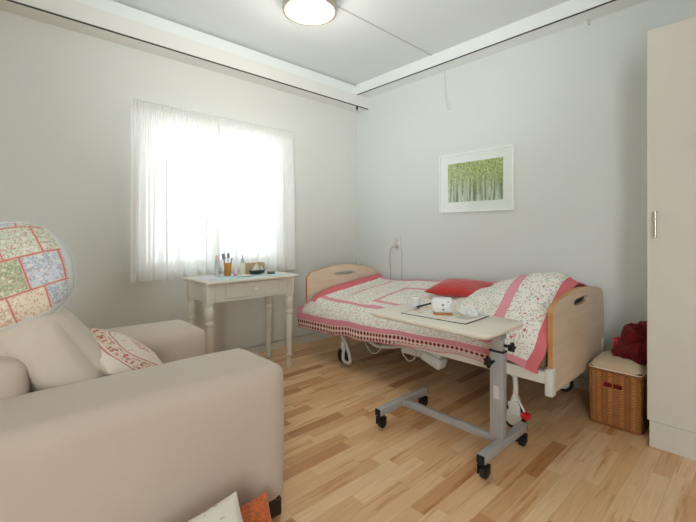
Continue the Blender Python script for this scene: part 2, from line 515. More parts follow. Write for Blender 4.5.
# ------------------------------------------------------------------ curtains
def curtain(y0, y1, seed, label):
    rr = random.Random(seed)
    ph = [rr.uniform(0, 6.28) for _ in range(6)]
    W = y1 - y0
    zt, zb = 2.035, .738
    def off(s, k):   # s along width, k 0 top 1 bottom
        fold = .026*math.sin(2*PI*s*W*9.5 + ph[0] + .9*math.sin(3*s+ph[3])) + .014*math.sin(2*PI*s*W*17 + ph[1])
        gather = .004*math.sin(2*PI*s*W*62 + ph[2])
        a = sm(.03, .4, k)
        return .072 + fold*a*(.7+.3*k) + gather*(1-a)
    def fn(u, v):
        s, k = u, v
        sway = .012*math.sin(6*s + ph[4])*k
        return (off(s, k), y0 + W*s + sway + .006*math.sin(2*PI*s*W*9.5 + ph[5])*k, zt - .055 - (zt-.055-zb)*k)
    root = thing('curtain', label, 'curtain', (.07, (y0+y1)/2, zb), 'sheer curtains at the window')
    bm = bmesh.new(); grid(bm, 260, 36, fn)
    linkmesh('drape', bm, M_curtain, root)
    bm = bmesh.new()
    grid(bm, 300, 4, lambda u, v: (.072 + .006*math.sin(2*PI*u*W*62 + ph[2])*(.6+.4*v) + .002, y0 + W*u, zt + .005 - .065*v))
    linkmesh('heading_tape', bm, M_chead, root)
    bm = bmesh.new()
    grid(bm, 260, 2, lambda u, v: (lambda p: (p[0]+.003, p[1], p[2]))(fn(u, 1 - .045*(1-v))))
    linkmesh('hem', bm, M_chead, root)
    return root
curtain(-2.305, -1.655, 3, 'sheer white curtain, left one of the pair, farther from the bed')
curtain(-1.648, -.91, 8, 'sheer white curtain, right one of the pair, nearer the bed')
tag(linkmesh('curtain_rail', B(.055, .066, -2.31, -.905, 1.985, 2.03, .003), M_trim), 'white curtain rail at the top of the window', 'curtain rail')

# ------------------------------------------------------------------ picture
pic = thing('framed_picture', 'framed woodland print with wide white mat hanging on wall above the bed', 'picture', (1.45, 0, 1.27))
px0, px1, pz0, pz1 = 1.106, 1.787, 1.272, 1.785
bm = bmesh.new()
f = .010
box(bm, px0, px1, -.03, 0, pz0, pz0+f); box(bm, px0, px1, -.03, 0, pz1-f, pz1)
box(bm, px0, px0+f, -.03, 0, pz0+f, pz1-f); box(bm, px1-f, px1, -.03, 0, pz0+f, pz1-f)
linkmesh('frame', bm, plain('pale silver frame', '#EFEFEC', .35, .5), pic, False)
linkmesh('mat_board', B(px0+f, px1-f, -.018, -.004, pz0+f, pz1-f), plain('mat board', '#EDF0EC', .8, .2, var=.01), pic, False)
def print_mat():
    t = NT('woodland print'); co = t.coord()
    x, y, z = t.xyz(co)
    tr = t.noise(t.comb(t.m('MULTIPLY', x, 30), 0, t.m('MULTIPLY', z, 2.2)), 1, 3)
    lf = t.noise(t.comb(t.m('MULTIPLY', x, 1), 0, t.m('MULTIPLY', z, 1)), 75, 3, rough=.7)
    k = t.vor(t.comb(x, 0, z), 120, 'Color'); r, g, b = t.xyz(k)
    leaf = t.ramp(t.m('ADD', t.m('MULTIPLY', lf, .65), t.m('MULTIPLY', r, .35)), [(.25, lin('#5B7048')), (.42, lin('#8B9E5C')), (.55, lin('#B3BF72')), (.66, lin('#D6D79C')), (.8, lin('#B0BFC4'))])
    trunk = t.ramp(tr, [(.38, lin('#5C6B58')), (.47, lin('#A5B39C')), (.55, lin('#DCE5DF')), (.62, lin('#7A8C68'))])
    zz = t.m('MULTIPLY', t.m('SUBTRACT', z, 1.40), 5.0)
    f = t.m('MINIMUM', t.m('MAXIMUM', t.m('ADD', zz, t.m('MULTIPLY', t.m('SUBTRACT', lf, .5), 2.2)), .12), .95)
    c = t.mix(f, trunk, leaf)
    return t.done(t.bsdf(c, .6, .3))
linkmesh('print', B(1.19, 1.70, -.0205, -.0175, 1.36, 1.70), print_mat(), pic, False)
linkmesh('glass', B(px0+f, px1-f, -.0255, -.0235, pz0+f, pz1-f), M_glass, pic, False)

# ------------------------------------------------------------------ wall fittings
sk = thing('wall_socket', 'white double power socket on the wall above the foot of the bed', 'socket', (.60, 0, .94))
linkmesh('plate', B(.555, .635, -.012, 0, .925, 1.045, .004), M_plastic, sk)
for z in (.955, 1.013):
    bm = bmesh.new(); cyl(bm, (.595, -.0135, z), (.595, -.011, z), .019, 20)
    linkmesh('socket_face', bm, M_greyplastic, sk)
pc = thing('power_cable', 'grey plug and cable hanging from the wall socket down behind the bed', 'cable', (.59, -.03, .55))
bm = bmesh.new(); cyl(bm, (.595, -.014, .955), (.595, -.05, .955), .017, 16, .004)
linkmesh('plug', bm, M_greyplastic, pc)
bm = bmesh.new(); tube(bm, [(.595, -.048, .953), (.57, -.06, .945), (.535, -.05, .90), (.515, -.035, .82), (.52, -.03, .7), (.53, -.03, .56)], .0042)
linkmesh('cord', bm, plain('grey cord', '#A9A8A2', .6), pc)
tag(linkmesh('cable_conduit', B(.640, .650, -.019, 0, .085, .925), M_plastic), 'thin white cable conduit running down the wall from the socket', 'conduit')

cd = thing('pull_cord', 'white pull cord hanging from the ceiling fascia on the picture wall', 'pull cord', (1.16, -.02, 2.15))
bm = bmesh.new(); tube(bm, [(1.13, -.10, 2.553), (1.14, -.03, 2.56), (1.150, -.012, 2.54), (1.158, -.012, 2.40), (1.168, -.012, 2.28)], .0035, sub=5)
linkmesh('cord', bm, M_greyplastic, cd)
bm = bmesh.new(); cyl(bm, (1.168, -.012, 2.28), (1.172, -.012, 2.19), .007, 12, .002)
box(bm, 1.195, 1.203, -.014, -.004, 2.19, 2.25)
linkmesh('pull_handle', bm, M_plastic, cd)
hk = thing('wall_hook', 'small grey hook on the wall under the fascia near the wardrobe', 'hook', (2.30, 0, 2.56))
bm = bmesh.new(); cyl(bm, (2.30, 0, 2.56), (2.305, -.03, 2.545), .009, 12); cyl(bm, (2.305, -.028, 2.55), (2.312, -.03, 2.515), .008, 12, .002)
linkmesh('peg', bm, M_greyplastic, hk)
bm = bmesh.new(); cyl(bm, (.165, -.16, 2.435), (.165, -.16, 2.405), .011, 12); cyl(bm, (.165, -.16, 2.405), (.165, -.16, 2.385), .005, 10)
struct('track_stop', bm, M_black, t1)

# ceiling lamp
lamp = thing('ceiling_lamp', 'round ceiling lamp with brushed metal ring and glowing white bowl', 'lamp', (1.035, -1.45, H))
LC = (1.035, -1.45)
bm = bmesh.new()
lathe(bm, [(.16, 0), (.180, 0), (.184, -.06), (.182, -.072), (.174, -.075), (.166, -.072), (.163, -.05), (.16, -.03)], (LC[0], LC[1], H), 48)
linkmesh('ring', bm, plain('brushed nickel', '#A9A294', .4, .5, .5), lamp)
def glow():
    t = NT('lit opal glass'); 
    e = t.n('Emission', Color=(1, .93, .80, 1), Strength=6.0)
    d = t.bsdf(lin('#F6F2E8'), .3)
    return t.done(t.n('AddShader', i0=d, i1=e))
bm = bmesh.new()
lathe(bm, [(.1625, -.046)] + [(.1625*math.cos(a), -.046 - .018*math.sin(a)) for a in [i*PI/2/8 for i in range(1, 8)]] + [(0, -.064)], (LC[0], LC[1], H), 48)
linkmesh('bowl', bm, glow(), lamp)

# ------------------------------------------------------------------ dressing table by the window
T = thing('dressing_table', 'cream painted side table with turned legs and drawer under the window', 'table', (.33, -1.58, 0))
tx0, tx1, ty0, ty1, tz = .13, .565, -1.965, -1.20, .757
linkmesh('tabletop', B(tx0, tx1, ty0, ty1, tz-.022, tz, .008, 3), M_table, T)
lx = (tx0+.055, tx1-.07); ly = (ty0+.050, ty1-.050); s = .030
bm = bmesh.new()
za, zb = .60, tz-.022
box(bm, lx[0], lx[1], ly[0]-.008, ly[0]+.012, za, zb); box(bm, lx[0], lx[1], ly[1]-.012, ly[1]+.008, za, zb)
box(bm, lx[0]-.008, lx[0]+.012, ly[0], ly[1], za, zb)
xf = lx[1]
box(bm, xf-.012, xf+.008, ly[0], ly[0]+.115, za, zb); box(bm, xf-.012, xf+.008, ly[1]-.09, ly[1], za, zb)
box(bm, xf-.012, xf+.008, ly[0]+.115, ly[1]-.09, za, za+.016); box(bm, xf-.012, xf+.008, ly[0]+.115, ly[1]-.09, zb-.008, zb)
linkmesh('apron', bm, M_table, T, False)
dr = linkmesh('drawer', B(xf-.30, xf+.010, ly[0]+.118, ly[1]-.093, za+.018, zb-.010, .003), M_table, T, False)
bm = bmesh.new(); ky = (ly[0]+.118+ly[1]-.093)/2
lathe(bm, [(0, 0), (.007, 0), (.006, .012), (.013, .018), (.015, .025), (.011, .032), (0, .034)], (0, 0, 0), 20, Matrix.Translation((xf+.010, ky, .675)) @ Matrix.Rotation(PI/2, 4, 'Y'))
linkmesh('knob', bm, M_knob, dr)
prof = [(.012, 0), (.017, .012), (.019, .03), (.0165, .055), (.014, .085), (.020, .095), (.0225, .105), (.020, .115), (.0155, .125), (.0175, .16), (.021, .30), (.0235, .42),
        (.0215, .435), (.0265, .445), (.028, .455), (.0265, .465), (.021, .475), (.024, .50), (.0285, .53), (.027, .555), (.02, .575), (.026, .585), (.027, .60)]
prof = [(r*1.22, z) for r, z in prof]
for x in lx:
    for y in ly:
        bm = bmesh.new(); lathe(bm, prof, (x, y, 0), 24)
        box(bm, x-s, x+s, y-s, y+s, .60, zb, .004, 2)
        linkmesh('leg', bm, M_table, T)

# things on the dressing table
tt = tz
tag(linkmesh('table_mat', B(.20, .55, -1.90, -1.27, tt, tt+.002, .0008), plain('pale blue cloth', '#C4DADC', .8, .2, var=.12, scale=12)), 'pale blue cloth spread on the side table by the window', 'cloth')
tm = tt + .002
def lathe_obj(name, prof, c, mat, parent=None, n=24):
    bm = bmesh.new(); lathe(bm, prof, c, n); return linkmesh(name, bm, mat, parent)
M_wplast = plain('milky plastic', '#E4E3E4', .35, .5)
def tub(r, h, t=.002, taper=1.0, lip=0):
    return [(0, 0), (r*taper*.96, 0), (r*taper, .003), (r+lip, h), (r+lip-t, h), (r*taper-t, .006), (0, .006)]
# tall white bottle
b = thing('lotion_bottle', 'tall pale grey bottle with pink cap, leftmost of the bottles on the side table', 'bottle', (.34, -1.69, tm))
c = (.34, -1.69, tm)
lathe_obj('bottle_body', [(0, 0), (.016, 0), (.017, .004), (.017, .115), (.012, .128), (.012, .132), (0, .132)], c, plain('pearl grey plastic', '#C8C6C8', .35), b)
lathe_obj('cap', [(0, .13), (.013, .13), (.0125, .158), (.010, .163), (0, .163)], c, plain('pale pink cap', '#E2C6C6', .4), b)
c = (.36, -1.655, tm)
tag(lathe_obj('drinking_glass', tub(.021, .07, .0015, .85), c, M_glass), 'small clear glass between the grey bottle and the amber tumbler on the side table', 'glass')
M_amber = plain('amber plastic', '#BE8338', .3, .5)
c = (.33, -1.60, tm)
tag(lathe_obj('tumbler', tub(.029, .098, .002, .86, .001), c, M_amber), 'amber brown tumbler holding brushes on the side table', 'tumbler')
def brush(base, top, m1, m2, label, head):
    b = thing('brush', label, 'brush', base, 'brushes in the amber tumbler')
    bm = bmesh.new(); cyl(bm, base, top, .0045, 10)
    linkmesh('handle', bm, m1, b)
    d = (Vector(top)-Vector(base)).normalized()
    bm = bmesh.new(); obox(bm, Vector(top)+d*.014, Vector((0, 1, 0)), Vector((1, 0, 0)), d, head[0], head[1], head[2], .003)
    linkmesh('brush_head', bm, m2, b)
z0 = tm + .007
M_slate = plain('blue grey bristle', '#8A91A0', .6)
brush((.33, -1.605, z0), (.325, -1.630, z0+.13), M_slate, M_slate, 'blue-grey hairbrush leaning left in the amber tumbler', (.028, .014, .042))
brush((.335, -1.60, z0), (.345, -1.603, z0+.135), M_greyplastic, plain('grey bristle', '#8B9099', .6), 'light grey brush standing upright in the amber tumbler', (.02, .012, .04))
brush((.325, -1.592, z0), (.335, -1.572, z0+.105), plain('violet plastic', '#7C74B8', .4), plain('violet bristle', '#8C86C6', .5), 'violet toothbrush leaning right in the amber tumbler', (.011, .011, .026))
c = (.37, -1.555, tm)
b = thing('cream_tube', 'small white tube with pink label right of the amber tumbler', 'tube', c)
lathe_obj('tube_body', [(0, 0), (.012, 0), (.013, .02), (.008, .075), (0, .077)], c, plain('white pink tube', '#EADBDA', .4), b)
lathe_obj('cap', [(0, -.0), (.0135, .0), (.0135, .016), (0, .018)], c, plain('rose cap', '#D493A0', .4), b)
c = (.35, -1.485, tm)
b = thing('spray_bottle', 'cream bottle with pointed nozzle beside the tan tissue box', 'bottle', c)
lathe_obj('bottle_body', [(0, 0), (.023, 0), (.024, .004), (.024, .085), (.017, .098), (0, .098)], c, plain('cream plastic', '#DDD9C6', .4), b)
lathe_obj('nozzle', [(0, .097), (.015, .097), (.014, .115), (.007, .13), (.004, .16), (0, .162)], c, plain('grey nozzle', '#B3B5B6', .4), b)
b = thing('tissue_box', 'tan cardboard tissue box on the side table behind the model boat', 'box', (.30, -1.37, tm))
linkmesh('carton', B(.265, .345, -1.455, -1.285, tm, tm+.088, .002), plain('tan cardboard', '#B89F80', .7, .2, var=.12, scale=20), b)
bm = bmesh.new()
grid(bm, 8, 8, lambda u, v: (.305+.025*(u-.5)*2*(1-.5*v), -1.37+.05*(v-.5)+.012*math.sin(7*u), tm+.0875+.022*math.sin(PI*v)*(.6+.4*math.sin(5*u))))
linkmesh('tissue', bm, plain('white tissue', '#EDECE8', .9), b)
b = thing('model_boat', 'small model boat with dark hull and white sails in front of the tissue box', 'ornament', (.41, -1.39, tm))
def hull(u, v):
    L = .145; k = 2*u-1
    w = .022*(1-abs(k)**2.6)*(.35+.65*math.sin(PI/2*min(1, abs(2*v-1)+.0)) )
    a = (2*v-1)
    ww = .022*(1-abs(k)**2.4)
    return (.41 + ww*math.sin(a*PI/2), -1.39 + L/2*k*(.82+.18*abs(a)), tm+.002 + .03*(abs(a)**1.6) + .008*abs(k)**2)
bm = bmesh.new(); V = grid(bm, 20, 12, hull)
linkmesh('hull', bm, plain('dark green paint', '#23332F', .4), b)
bm = bmesh.new(); box(bm, .396, .424, -1.445, -1.335, tm+.024, tm+.029)
linkmesh('deck', bm, plain('deck', '#44554F', .6), b)
bm = bmesh.new(); cyl(bm, (.41, -1.395, tm+.028), (.41, -1.395, tm+.10), .0015, 8); cyl(bm, (.41, -1.36, tm+.028), (.41, -1.36, tm+.075), .0012, 8)
linkmesh('mast', bm, M_greyplastic, b)
bm = bmesh.new()
for pts in (((.411, -1.397, tm+.036), (.411, -1.44, tm+.036), (.411, -1.397, tm+.095)), ((.409, -1.392, tm+.036), (.409, -1.364, tm+.036), (.409, -1.392, tm+.09)), ((.411, -1.358, tm+.034), (.411, -1.325, tm+.034), (.411, -1.358, tm+.073))):
    vs = [bm.verts.new(p) for p in pts] + [bm.verts.new((p[0]+.001, p[1], p[2])) for p in pts]
    bm.faces.new(vs[:3]); bm.faces.new(vs[3:][::-1])
    for i in range(3): bm.faces.new((vs[i], vs[(i+1) % 3], vs[3+(i+1) % 3], vs[3+i]))
linkmesh('sail', bm, plain('sail cloth', '#E6E3D8', .8), b)
b = thing('trinket_box', 'small dark green lidded box on the side table right of the model boat', 'box', (.43, -1.275, tm))
linkmesh('box_body', B(.41, .45, -1.30, -1.25, tm, tm+.014, .002), plain('dark green', '#4F5C50', .5), b)
linkmesh('lid', B(.409, .451, -1.301, -1.249, tm+.014, tm+.021, .003), plain('moss lid', '#6B725F', .5), b)
tag(linkmesh('saucer', lathe(bmesh.new(), [(0, 0), (.03, 0), (.05, .008), (.049, .010), (.03, .003), (0, .003)], (.46, -1.52, tm), 28), M_knob), 'white saucer at the front of the side table', 'saucer')
tag(linkmesh('paper_sheet', B(.24, .44, -1.95, -1.80, tm, tm+.001), plain('printed paper', '#D8D9DE', .8, .2, var=.25, scale=40), None, False), 'printed paper lying at the left end of the side table', 'paper')

for o in list(col.objects):
    if o.parent is None and o.get('category') in ('bottle', 'glass', 'tumbler', 'brush', 'tube', 'ornament', 'saucer', 'box'):
        o.location += Vector((-.025, -.088, 0))

# ------------------------------------------------------------------ wardrobe
M_ward = plain('off white laminate', '#D6D2C8', .45, .4, var=.01, scale=3)
M_ward_s = plain('off white laminate side', '#DDDCD6', .45, .4, var=.01, scale=3)
W = thing('wardrobe', 'tall off-white wardrobe with metal handles at the right edge of the room', 'wardrobe', (3.2, -.3, 0))
wx0, wx1, wy, wz0, wz1 = 2.722, 3.72, -.545, .128, 2.138
linkmesh('carcass', B(wx0, wx1, wy+.02, -.02, wz0, wz1), M_ward_s, W, False)
linkmesh('plinth', B(wx0+.012, wx1-.012, wy+.035-.05, -.05, 0, wz0), M_ward, W, False)
for a, b_, hx in ((wx0, 3.22, 2.76), (3.224, wx1, 3.68)):
    d = linkmesh('door', B(a, b_, wy-.002, wy+.018, wz0, wz1, .0015, 1), M_ward, W, False)
    bm = bmesh.new()
    tube(bm, [(hx, wy-.002, 1.200), (hx, wy-.032, 1.200), (hx, wy-.032, 1.075), (hx, wy-.002, 1.075)], .0065, 10, sub=1)
    linkmesh('handle', bm, M_chrome, d)

# ------------------------------------------------------------------ bed
bed = thing('care_bed', 'adjustable care bed with pale beech end boards and cream metal frame', 'bed', (1.35, -.5, 0))
def endboard(name, xc, y0, y1, zb, zs, zp, slot, t=.024, rr=.05, bow=0):
    # arched panel in the y/z plane
    out = []
    n = 28
    out.append((y0, zb)); 
    out += [(y1 + .02*math.sin(PI*i/10), zb + (zs-.03-zb)*i/10) for i in range(0, 11)] if bow else [(y1, zb), (y1, zs-.03)]
    for i in range(n+1):
        k = i/n
        y = y1 - (y1-y0)*k
        edge = min(k, 1-k)
        z = zs + (zp-zs)*math.sin(PI*k)**.85
        z -= .03*(1-sm(0, .035, edge))
        out.append((y, z))
    holes = []
    if slot:
        cy, cz, w, h, tilt = slot
        hl = []
        for i in range(28):
            a = 2*PI*i/28
            e = abs(math.cos(a))**.5*math.copysign(1, math.cos(a)); g = math.sin(a)
            py, pz = e*w/2, g*h/2
            hl.append((cy + py, cz + pz + tilt*py))
        holes.append(hl)
    bm = bmesh.new()
    slab(bm, out, holes, lambda a, b, d: (xc+d, a, b), t-.002)
    o = linkmesh(name, bm, M_beech, bed, False)
    # darker lipping round the edge
    bm = bmesh.new()
    pts = out
    cy = (y0+y1)/2; cz = (zb+zs)/2
    for i in range(len(pts)):
        a, b = Vector((*pts[i], 0)), Vector((*pts[(i+1) % len(pts)], 0))
        d = b - a
        if d.length < 1e-5: continue
        nrm = Vector((d.y, -d.x, 0)).normalized()
        if nrm.dot((a+b)/2 - Vector((cy, cz, 0))) < 0: nrm = -nrm
        p = [a, b, b + nrm*.0007, a + nrm*.0007]
        q1 = [bm.verts.new((xc-t/2, v.x, v.y)) for v in p]; q2 = [bm.verts.new((xc+t/2, v.x, v.y)) for v in p]
        bm.faces.new(q1[::-1]); bm.faces.new(q2)
        for j in range(4): bm.faces.new((q1[j], q1[(j+1) % 4], q2[(j+1) % 4], q2[j]))
    e = linkmesh('edging', bm, M_beech_e, o, False)
    e['label'] = 'warm brown edge lipping'
    return o
endboard('headboard', 2.392, -.945, -.07, .27, .715, .772, (-.50, .698, .26, .042, .03), bow=1)
endboard('footboard', .335, -.955, -.06, .27, .715, .783, (-.50, .70, .28, .036, .0))
for y in (-.955, -.115):
    linkmesh('side_rail', B(.36, 2.37, y, y+.03, .315, .378, .006), M_bedmetal, bed)
for x in (.315, 2.372):
    for y in (-.972, -.10):
        linkmesh('corner_bracket', B(x, x+.04, y, y+.055, .262, .40, .008), M_plastic, bed)
linkmesh('mattress', B(.36, 2.36, -.925, -.05, .37, .475, .04, 4), M_mattress, bed)
bm = bmesh.new()
for x in (.62, 1.1, 1.6, 2.1): box(bm, x, x+.04, -.93, -.10, .325, .36)
box(bm, .74, 2.19, -.56, -.50, .26, .32)
linkmesh('slat_frame', bm, M_bedmetal, bed, False)
# under frame legs to castors
for (x, y) in ((2.19, -.895), (2.19, -.14), (.74, -.87), (.74, -.14)):
    sx = 1 if x > 1 else -1
    bm = bmesh.new()
    tube(bm, [(x - sx*.38, y, .335), (x - sx*.10, y, .325), (x - sx*.015, y, .305), (x, y, .26), (x, y, .17)], .014, 10, sub=5)
    linkmesh('castor_leg', bm, M_bedmetal, bed)
    c = linkmesh('castor', lathe(bmesh.new(), [(0, .115), (.022, .115), (.026, .13), (.026, .165), (.018, .19), (0, .19)], (x, y, 0), 16), M_plastic, bed)
    bm = bmesh.new(); cyl(bm, (x-.006, y-.014, .066), (x-.006, y+.014, .066), .066, 32, .008)
    linkmesh('wheel', bm, M_black, c)
    if x < 1: continue
    bm = bmesh.new(); cyl(bm, (x-.004, y-.026, .072), (x-.004, y-.015, .072), .047, 28, .006); obox(bm, (x+.003, y-.02, .125), (1, 0, .2), (0, 1, 0), (-.2, 0, 1), .062, .018, .075, .006)
    linkmesh('wheel_cover', bm, M_plastic, c)
    if y > -.5 or x < 1: continue
    bm = bmesh.new(); obox(bm, (x+.068, y-.025, .105), (1, 0, -.25), (0, 1, 0), (.25, 0, 1), .045, .04, .032, .008)
    linkmesh('brake_pedal', bm, M_red, c)['label'] = 'red brake pedal'
    bm = bmesh.new(); tube(bm, [(x+.012, y-.02, .19), (x+.04, y-.022, .155), (x+.062, y-.024, .118)], .006, 8)
    linkmesh('brake_rod', bm, M_plastic, c)
# drive motor and loose cables below the frame
bm = bmesh.new()
box(bm, 1.28, 1.62, -.80, -.72, .20, .27, .02, 3); obox(bm, (1.56, -.77, .215), (1, 0, -.3), (0, 1, 0), (.3, 0, 1), .17, .10, .075, .02, 3)
linkmesh('drive_motor', bm, M_plastic, bed)
bm = bmesh.new(); lathe(bm, [(0, -.11), (.04, -.105), (.06, -.06), (.062, 0), (.06, .06), (.04, .1), (0, .105)], (0, 0, 0), 20, Matrix.Translation((.42, -.60, .25)) @ Matrix.Rotation(PI/2, 4, 'Y'))
linkmesh('drive_motor', bm, M_plastic, bed)
bm = bmesh.new(); tube(bm, [(.70, -.90, .30), (.78, -.92, .24), (.86, -.93, .14), (.88, -.93, .07), (.85, -.93, .045), (.80, -.93, .06), (.79, -.92, .12), (.80, -.90, .2)], .013, 10)
linkmesh('cable_loop', bm, M_hose, bed)
bm = bmesh.new(); tube(bm, [(.93, -.86, .33), (1.0, -.87, .27), (1.12, -.88, .235), (1.25, -.87, .25), (1.36, -.84, .28)], .014, 10)
linkmesh('cable_loop', bm, M_hose, bed)
bm = bmesh.new(); tube(bm, [(.97, -.88, .32), (1.02, -.89, .22), (1.08, -.89, .175), (1.14, -.89, .19), (1.18, -.88, .25), (1.2, -.86, .31)], .004, 8)
linkmesh('cable_loop', bm, M_hose, bed)
bm = bmesh.new(); tube(bm, [(1.38, -.9, .33), (1.40, -.92, .26), (1.46, -.92, .21), (1.50, -.91, .235), (1.51, -.90, .28)], .004, 8)
linkmesh('cable_loop', bm, M_hose, bed)

# ------------------------------------------------------------------ bedspread
def qtop(x, y):
    v = (y + .95)/.9
    far = .585 + .065*min(x, 1.7)
    z = .495 + (far-.495)*v
    amp = .0
    prof = [(1.5, 0), (1.62, .02), (1.76, .085), (1.91, .155), (2.05, .21), (2.15, .235), (2.27, .24), (2.36, .19), (2.42, .15)]
    for (a, p), (b, q) in zip(prof, prof[1:]):
        if a <= x <= b: amp = p + (q-p)*sm(0, 1, (x-a)/(b-a))
    z += amp*sm(-.14, .5, v)*(1 - .85*sm(.52, 1.0, v))
    return z
X0, X1 = .365, 2.372
def quilt_fn(u, k):
    """u along the bed 0..1, k across: 0 wall side .. 1 hem on near side"""
    ytop = -.945
    xq = X0 + (X1-X0)*u
    hem = .320 + .088*sm(.4, 2.0, xq) - .042*sm(2.2, 2.37, xq) + .004*math.sin(xq*14)
    K = .74
    nz = lambda p, s: noise.noise(Vector(p)*s)
    if k < K:
        t = k/K
        y = -.045 + (ytop + .045)*t
        x = X0 + (X1-X0)*u
        z = qtop(x, y)
        # round over towards the near edge
        z -= .025*sm(.93, 1.0, t)
        v = y
        z += .010*nz((x*1.0, y*1.0, 1.3), 5.5) + .004*nz((x, y, 4), 17)
        # foot end turned up against the board
        z += .055*(1-sm(.36, .47, x))*sm(-1, -.7, y) 
    else:
        t = (k-K)/(1-K)
        xs = X0 - .125*sm(0, .35, t); xe = X1 - .03*sm(.1, .9, t)
        x = xs + (xe-xs)*u
        ztop = qtop(x if x > .3 else .3, ytop) - .025
        z = ztop + (hem-ztop)*t
        z += .010*nz((x*1.0, ytop, 1.3), 5.5)*(1-t)
        y = ytop - .032*math.sin(PI/2*min(1, t*1.6)) - .008*t
        y += (.010*math.sin(x*9 + 1.2*math.sin(3*x)) + .006*math.sin(x*23))*t*sm(.25, .5, x)*(1-sm(1.5, 1.75, x)*.8)
        v = ytop - .22*t
        if x < .36: y = min(y, -.972)
    return (x, y, z), (x if k < K else X0 + (X1-X0)*u if u > .03 else x+.1, v)
Q = thing('bedspread', 'floral patchwork bedspread with pink bands and crocheted edge on the bed', 'bedspread', (1.36, -.5, .5))
bm = bmesh.new()
grid(bm, 230, 150, lambda u, k: quilt_fn(u, k)[0], lambda u, k: quilt_fn(u, k)[1])
q = linkmesh('quilt', bm, M_quilt, Q)
sd = q.modifiers.new('thickness', 'SOLIDIFY'); sd.thickness = .012; sd.offset = -1
# crocheted edging hanging from the hem
bm = bmesh.new()
def lace_fn(u, v):
    uu = .0 + .885*u
    p, _ = quilt_fn(uu, 1.0)
    wd = .078 - .030*sm(.35, .9, uu) + .004*math.sin(uu*37)
    return (p[0] + .02*v*(1-sm(0, .06, uu)), p[1] - .003 + .004*math.sin(u*60)*v, p[2] + .002 - wd*v)
grid(bm, 160, 4, lace_fn, lambda u, v: (u*1.85, v))
linkmesh('lace_edging', bm, M_lace, Q)
bm = bmesh.new()
grid(bm, 160, 2, lambda u, v: (lambda p: (p[0], p[1] + .010, p[2] + .01 - v*.078*(1 - .45*sm(.4, .9, u))))(lace_fn(u, 0)), None)
linkmesh('lace_lining', bm, M_lining, Q)['label'] = 'dark red cloth showing through the lace'

# red cushion on the bed
bm = pillow(.42, .40, .11, .06, seed=3)
cx_, cy_ = 1.50, -.34
Mx = place((cx_, cy_, qtop(cx_, cy_) + .040), (1, .18, .02), (-.05, .97, .12))
rc = linkmesh('red_cushion', bm, M_redcush, None, M=Mx)
tag(rc, 'red cushion lying on the bedspread', 'cushion')

# ------------------------------------------------------------------ overbed table
OT = thing('overbed_table', 'wheeled overbed table with cream top and grey steel frame beside the bed', 'table', (2.0, -1.24, 0))
zt = .632
# rounded top outline
def rrect(x0, x1, y0, y1, r, n=8):
    pts = []
    for cx, cy, a0 in ((x1-r, y1-r, 0), (x0+r, y1-r, 90), (x0+r, y0+r, 180), (x1-r, y0+r, 270)):
        for i in range(n+1):
            a = math.radians(a0 + 90*i/n); pts.append((cx + r*math.cos(a), cy + r*math.sin(a)))
    return pts
def layered(bm, outl, zs):
    """stack of inset outlines: zs list of (z, inset)"""
    c = Vector((sum(p[0] for p in outl)/len(outl), sum(p[1] for p in outl)/len(outl)))
    xs = [p[0] for p in outl]; ys = [p[1] for p in outl]
    hx, hy = (max(xs)-min(xs))/2, (max(ys)-min(ys))/2
    rings = []
    for z, i in zs:
        rings.append([bm.verts.new((c.x + (p[0]-c.x)*(1-i/hx), c.y + (p[1]-c.y)*(1-i/hy), z)) for p in outl])
    n = len(outl)
    for a, b in zip(rings, rings[1:]):
        for i in range(n): bm.faces.new((a[i], a[(i+1) % n], b[(i+1) % n], b[i]))
    bm.faces.new(rings[0][::-1]); bm.faces.new(rings[-1])
    return bm
bm = layered(bmesh.new(), rrect(1.535, 2.295, -1.415, -.99, .05), [(zt-.027, .014), (zt-.020, .003), (zt-.012, 0), (zt-.005, .002), (zt, .010)])
linkmesh('tabletop', bm, M_tabletop, OT)
bm = B(1.80, 2.285, -1.275, -1.205, zt-.052, zt-.0275, .003)
linkmesh('top_bracket', bm, M_steel, OT, False)
pxx, pyy = 2.262, -1.245
linkmesh('post', B(pxx-.034, pxx+.034, pyy-.020, pyy+.020, .085, .525, .005), M_steel, OT)
linkmesh('inner_post', B(pxx-.028, pxx+.028, pyy-.015, pyy+.015, .52, zt-.0527, .004), M_steel, OT)
bm = B(1.672, pxx, pyy-.017, pyy+.017, .078, .112, .004)
linkmesh('cross_bar', bm, M_steel, OT)
for x in (1.672, 2.288):
    linkmesh('foot_bar', B(x-.02, x+.02, -1.460, -1.015, .075, .115, .005), M_steel, OT)
    for y in (-1.464, -1.015):
        linkmesh('end_cap', B(x-.018, x+.018, y, y+.004, .077, .113), M_black, OT, False)
    for y in (-1.435, -1.045):
        bm = B(x-.016, x+.016, y-.018, y+.018, .052, .075, .006); box(bm, x-.022, x-.017, y-.02, y+.024, .02, .066, .002); box(bm, x+.017, x+.022, y-.02, y+.024, .02, .066, .002); box(bm, x-.022, x+.022, y-.018, y+.018, .056, .066, .002)
        c = linkmesh('castor', bm, M_black, OT)
        bm = bmesh.new(); cyl(bm, (x-.0155, y+.008, .0262), (x+.0155, y+.008, .0262), .026, 24, .005)
        linkmesh('wheel', bm, M_black, c)
